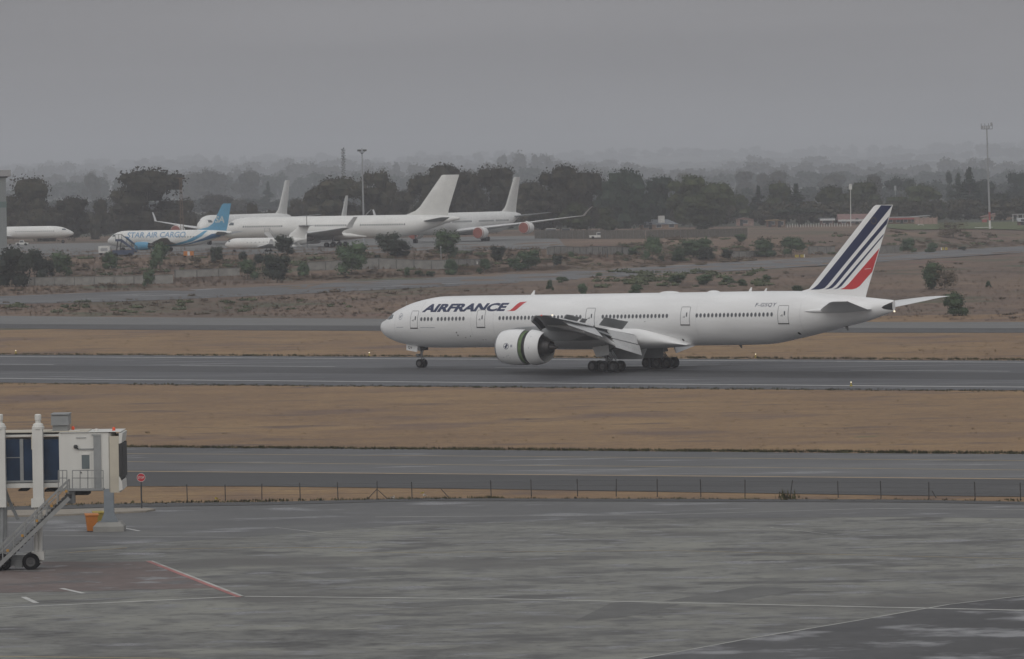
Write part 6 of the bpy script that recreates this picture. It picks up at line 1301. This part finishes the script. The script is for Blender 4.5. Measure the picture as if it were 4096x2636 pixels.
m = MB(); m.ball(Q(650, 213, 1.0), .12); m.box(Q(505, 220, .6), (.6, .4, .16)); m.build('roof_fitting', M_BRW, BR, 30)
# landing, railings and stairs
m = MB(); jb(m, 412, 600, 718, 616, -1.25, -.13); m.build('landing', M_BRG, BR, 0)
def rail(x0, x1, n):
    m = MB()
    for y in (474, 526): m.bar(Q(x0, y, -1.22), Q(x1, y, -1.22), .05, .05)
    for k in range(n): x = x0 + (x1 - x0) * k / (n - 1); m.bar(Q(x, 474, -1.22), Q(x, 602, -1.22), .05, .05)
    m.build('railing', M_STAIR, BR, 0)
rail(412, 470, 3); rail(508, 718, 5)
ST_ = MB(); T0, T1 = (478, 616), (-40, 1140)
sd_ = []
for dY, dn in ((-1.95, 40), (-.95, 12)):
    m = MB(); m.bar(Q(T0[0] + 16, T0[1] + dn, dY), Q(T1[0], T1[1] + dn - 12, dY), .07, .24)
    m.bar(Q(T0[0] + 6, T0[1] - 78, dY), Q(T1[0], T1[1] - 92, dY), .07, .11); m.bar(Q(T0[0], T0[1] - 42, dY), Q(T1[0], T1[1] - 52, dY), .05, .06)
    for k in range(8): t = k / 7; x, y = T0[0] + (T1[0] - T0[0]) * t, T0[1] + (T1[1] - T0[1]) * t; m.bar(Q(x + 8, y + 10, dY), Q(x + 6, y - 82, dY), .06, .06)
    m.build('stair_stringer', M_STAIR, BR, 0)
for k in range(22):
    t = (k + .3) / 22; x, y = T0[0] + 10 + (T1[0] - T0[0]) * t, T0[1] + 14 + (T1[1] - T0[1]) * t; m = MB(); q = Q(x, y, -1.45); m.box((q[0], q[1], q[2] - .1), (.30, .84, .22)); m.box((q[0] - .12, q[1] - .40, q[2] + .035), (.07, .10, .04), 1); m.build('tread', [M_BELL, M_STAIR], BR, 0)
for k in range(6): t = k / 5.2; m = MB(); m.box(Q(T0[0] - 4 + (T1[0] - T0[0]) * t, T0[1] + (T1[1] - T0[1]) * t - 6, -1.98), (.14, .1, .14)); m.build('marker', M_ORP, BR, 0)
m = MB(); m.box(Q(490, 660, -.6), (.5, .7, .7)); m.build('stair_hinge', M_BRG, BR, 0)

# pillar on its concrete foot, bins, island, stop sign
def G6(x, y): return hit(x / 1.711, 1600 + y / 1.711)
A = G6(750, 900); r = thing('support_pillar', 'blue-grey steel pillar on a stepped concrete foot under the cab', 'pillar', A); k = 22.26 / 22.26
m = MB(); m.span((-.98, -.9, 0), (.98, .9, .36)); m.prism([(-.98, -.9, .363), (.98, -.9, .363), (.75, -.7, .62), (-.75, -.7, .62)], (0, 1.7, 0)); m.build('concrete_foot', M_WALL, r, 0)
m = MB(); m.span((-.31, -.3, .62), (.31, .3, 2.9)); m.prism([(-.55, -.3, .625), (-.312, -.3, .625), (-.312, -.3, 1.2)], (0, .6, 0)); m.prism([(.55, -.3, .625), (.312, -.3, .625), (.312, -.3, 1.2)], (0, .6, 0)); m.span((-.36, -.35, 2.9), (.36, .35, 3.5)); m.build('post', M_BLUEG, r, 0)
def bin_(name, label, x, y, mt, s=1.0):
    A = G6(x, y); r = thing(name, label, 'bin', A, .15, 'wheeled bins by the pillar'); m = MB(); rg = []
    for z, w, d in ((.08, .27, .29), (.95, .36, .38), (1.0, .40, .42), (1.04, .40, .42)): rg.append([(sx * w * s, sy * d * s, z * s) for sx, sy in ((-1, -1), (1, -1), (1, 1), (-1, 1))])
    m.rings(rg, 0, True, True); m.build('body', mt, r, 0); m = MB(); m.prism([(-.42 * s, -.44 * s, 1.045 * s), (.42 * s, -.44 * s, 1.045 * s), (.42 * s, -.4 * s, 1.09 * s), (-.42 * s, -.4 * s, 1.09 * s)], (0, .86 * s, .04)); m.build('lid', mt, r, 0)
    for q in (-.24, .24): m = MB(); m.tube((q * s, .26 * s, .1), ((q + .06) * s, .26 * s, .1), .1, n=12); m.build('wheel', M_TYRE, r, 40)
bin_('wheelie_bin', 'orange wheelie bin left of the pillar foot', 628, 903, M_ORNG, 1.05); bin_('wheelie_bin', 'dull yellow bin tucked between the orange bin and the pillar', 678, 880, mat('dull_yellow_plastic', (.33, .25, .04), .6), 1.0)
pts = [G6(-500, 815), G6(40, 806), G6(400, 798), G6(700, 786), G6(1000, 772), G6(1065, 760), G6(1000, 752), G6(700, 755), G6(300, 765), G6(-500, 775)]
m = MB(); m.prism([(p.x, p.y, .02) for p in pts], (0, 0, .13)); kind(m.build('traffic_island', mat('pale_island_concrete', (.27, .24, .2), .85, var=.15, scale=1), None, 0), 'structure')
A = G6(970, 755); A.z = .15; r = thing('stop_sign', 'round red stop sign on a grey pole at the tip of the traffic island', 'sign', A); zt = at(965 / 1.711, 1600 + 530 / 1.711, A.y).z - A.z; dxs = at(965 / 1.711, 1600 + 530 / 1.711, A.y).x - A.x
m = MB(); m.tube((0, 0, -.1), (0, 0, zt + .1), .045, n=8); m.build('pole', M_DKST, r, 40)
m = MB(); R_ = .29; N_ = 28; m.lathe([(-.10, .01), (-.10, R_ - .02)], (0, 0, zt), 'Y', N_, 0); m.lathe([(-.10, R_ - .02), (-.10, R_), (-.06, R_), (-.06, .01)], (0, 0, zt), 'Y', N_, 1)
tx, tf = text_2d('STOP', .42, .15, offset=.005); m.add([(-.21 + a, -.106, zt - .075 + b) for a, b in tx], tf, 1); m.build('sign_plate', [mat('stop_sign_red', (.42, .015, .03), .4), M_WPNT], r, 0)
# reddish patch of apron around the stand
m = MB(); pp = [Z6(-300, 1110), Z6(1010, 1110), Z6(1300, 1220), Z6(1480, 1290), Z6(900, 1305), Z6(-300, 1330)]; pp = [hit(*p) for p in pp]; m.prism([(p.x, p.y, .036) for p in pp], (0, 0, .001))
M_REDA = ground_mat('reddish_apron', [(0.3, (0.115, 0.092, 0.086)), (0.5, (0.155, 0.122, 0.114)), (0.7, (0.195, 0.165, 0.155))], (0.06, 0.3, 1.2), (0.45, 0.35, 0.2), rough=(0.75, 0.85), spec=0.35, patch=[(0.22, 0.53, 0.66, (0.09, 0.085, 0.085), 0.5), (0.4, .56, .66, (.15, .145, .15), .28, (4, 9, 0))])
kind(m.build('apron_patch', M_REDA, None, 0), 'structure')

# wire fence along the grass strip
posts = [(330, 1136, 1172), (438, 1132, 1173), (527, 1132, 1172), (612, 1130, 1171), (702, 1128, 1170), (790, 1127, 1168), (881, 1125, 1168), (963, 1126, 1164), (1148, 1122, 1161), (1242, 1120, 1160), (1350, 1119, 1160), (1440, 1119, 1160), (1536, 1119, 1161), (1638, 1120, 1161), (1741, 1121, 1161), (1846, 1122, 1163), (1959, 1124, 1163), (2059, 1124, 1165), (2171, 1126, 1166), (2279, 1126, 1168), (2385, 1128, 1170), (2490, 1130, 1172)]
A = hit(posts[0][0] * D2F, posts[0][2] * D2F); FE = thing('wire_fence', 'low wire fence with thin dark posts along the dry grass strip', 'fence', A); tops = []
M_POSTF = mat('dark_fence_post', (0.045, 0.043, 0.042), 0.8, var=0.2)
for x, t, b in posts:
    g = hit(x * D2F, b * D2F); tt = at(x * D2F, t * D2F, g.y); p0 = g - A; lean = (.22 if x == 1846 else (-.05 if x == 963 else .0)) + .03 * math.sin(x); p1 = Vector((p0.x + lean, p0.y, tt.z)); m = MB(); m.tube((p0.x, p0.y, -.1), p1, .035, n=6); m.build('post', M_POSTF, FE, 40); tops.append((Vector((p0.x, p0.y, 0)), p1))
for x0, y0, x1, y1 in ((881, 1143, 859, 1166), (881, 1143, 906, 1166), (1031, 1143, 1048, 1162), (1842, 1162, 1820, 1150), (2178, 1147, 2188, 1164)):
    g = hit(max(x0, x1) * D2F, max(y0, y1) * D2F); a, b = at(x0 * D2F, y0 * D2F, g.y), at(x1 * D2F, y1 * D2F, g.y); m = MB(); m.tube(a - A, b - A, .03, n=6); m.build('brace', M_POSTF, FE, 40)
for f in (.35, .62, .9):
    m = MB()
    for (a0, a1), (b0, b1) in zip(tops, tops[1:]): m.tube(a0.lerp(a1, f), b0.lerp(b1, f), .006, n=4)
    m.build('wire', M_POSTF, FE, 0)
# runway edge lamps
for x, y, lb in ((863, 832, 'lit runway edge lamp on the far side before the airliner nose'), (1766, 836, 'lit runway edge lamp on the far side behind the main wheels'), (1989, 903, 'lit runway edge lamp on the near side of the runway'), (37, 827, 'lit runway edge lamp at the left on the far side')):
    A = hit(x * D2F, y * D2F); r = thing('runway_lamp', lb, 'lamp', (A.x, A.y, A.z + .03), 0, 'runway edge lamps'); m = MB(); m.lathe([(0, .16), (.08, .16), (.1, .07), (.35, .07), (.36, .01)], (0, 0, 0), 'Z', 12); m.build('base', M_SIGNY, r, 40); m = MB(); m.ball((0, 0, .42), .06); m.build('lens', M_LAMPW, r, 60)
# bits of litter in the grass strip
for x, y, c, lb in ((1690, 1983, M_SIGNY, 'pale yellow rag lying in the dry grass by the leaning brace'), (1702, 1993, M_WPNT, 'white scrap of litter at the grass edge under the yellow rag'), (1568, 1997, M_WPNT, 'white scrap of litter right of the braced post'), (870, 2006, M_SIGNY, 'pale yellow scrap of litter in the grass right of the stop sign')):
    A = hit(x, y); R = random.Random(x); m = MB(); m.add([(R.uniform(-.22, .22), R.uniform(-.2, .2), R.uniform(0.02, .3)) for _ in range(8)], [(0, 1, 2), (1, 3, 4), (2, 5, 6), (0, 4, 7), (3, 6, 7)]); o = m.build('litter', c, None, 0, recalc=False, loc=A); tag(o, lb, 'litter')
# ---------------------------------------------------------------- dry grass: tufts along the edges and through the verges
def tufts(name, m_, specs, seed):
    R = np.random.RandomState(seed); V, Fc = [], []
    for (x0, ya0, yb0), (x1, ya1, yb1), n, h in specs:
        for k in range(n):
            t = R.rand(); x = x0 + (x1 - x0) * t; y = (ya0 + (ya1 - ya0) * t) + ((yb0 + (yb1 - yb0) * t) - (ya0 + (ya1 - ya0) * t)) * R.rand(); g = hit(x, y)
            for b in range(6):
                a = 6.283 * R.rand(); hh = h * R.uniform(.45, 1.25); w = .03 + .04 * R.rand(); q = (g.x + R.normal() * .16, g.y + R.normal() * .16); l = hh * R.uniform(-.5, .5); o = len(V); c, s = math.cos(a) * w, math.sin(a) * w
                V += [(q[0] - c, q[1] - s, g.z), (q[0] + c, q[1] + s, g.z), (q[0] + l * math.cos(a * 3), q[1] + l * math.sin(a * 3), g.z + hh)]; Fc.append((o, o + 1, o + 2))
    me = bpy.data.meshes.new(name); me.from_pydata(V, [], Fc); me.materials.append(m_); o = bpy.data.objects.new(name, me); COL.objects.link(o); kind(o, 'stuff'); return o
L_GRASS = leaf_mat('dry_grass_blades', (0.20, 0.138, 0.072), (0.34, 0.24, 0.12)); L_GRASSG = leaf_mat('green_edge_grass', (0.075, 0.078, 0.036), (0.15, 0.14, 0.06)); L_GRASSR = leaf_mat('reddish_grass', (0.14, 0.092, 0.066), (0.24, 0.162, 0.105))
for m_ in (L_GRASS, L_GRASSG, L_GRASSR):          # blades are lit like the sward they make up
    t = m_.node_tree; cv = nd(t, 'ShaderNodeCombineXYZ'); cv.inputs[2].default_value = 1.0; t.links.new(cv.outputs[0], t.nodes['Principled BSDF'].inputs['Normal'])
tufts('grass', L_GRASS, [((-100, 1550, 1786), (4200, 1572, 1816), 300, .09), ((-100, 1332, 1418), (4200, 1345, 1440), 700, .12)], 1)
tufts('grass', L_GRASSG, [((-100, 2020, 2036), (1000, 2004, 2012), 130, .18), ((1000, 2002, 2010), (2000, 1990, 1997), 130, .18), ((2000, 1992, 1998), (4200, 2000, 2011), 110, .15), ((500, 1785, 1792), (4200, 1811, 1819), 1300, .2), ((-100, 1414, 1420), (4200, 1437, 1443), 1100, .24), ((-100, 1531, 1537), (4200, 1563, 1569), 500, .2), ((3100, 1990, 2004), (3190, 1990, 2004), 9, .6)], 2)
tufts('grass', L_GRASSR, [((-100, 1225, 1262), (4200, 1030, 1286), 2200, .32), ((900, 1196, 1262), (4200, 1050, 1286), 1500, .32), ((-100, 1140, 1190), (2700, 1050, 1060), 2600, .5), ((2700, 1030, 1058), (4200, 960, 978), 1500, .5), ((-100, 1000, 1120), (3000, 985, 1040), 4000, .6)], 3)
# ---------------------------------------------------------------- haze: one closed box of even, pale air
mb = MB(); mb.span((-3150, -38, -1.0), (3150, 17480, 190.0))
hz = mb.build('haze', [], None, 0)
hm = bpy.data.materials.new('haze_air'); hm.use_nodes = True; t = hm.node_tree; t.nodes.clear()
ho = nd(t, 'ShaderNodeOutputMaterial'); hv = nd(t, 'ShaderNodeVolumePrincipled')
hv.inputs['Color'].default_value = (0.825, 0.855, 0.925, 1); hv.inputs['Density'].default_value = 0.00015; hv.inputs['Anisotropy'].default_value = 0.0
t.links.new(hv.outputs[0], ho.inputs['Volume']); hz.data.materials.append(hm)
kind(hz, 'stuff')
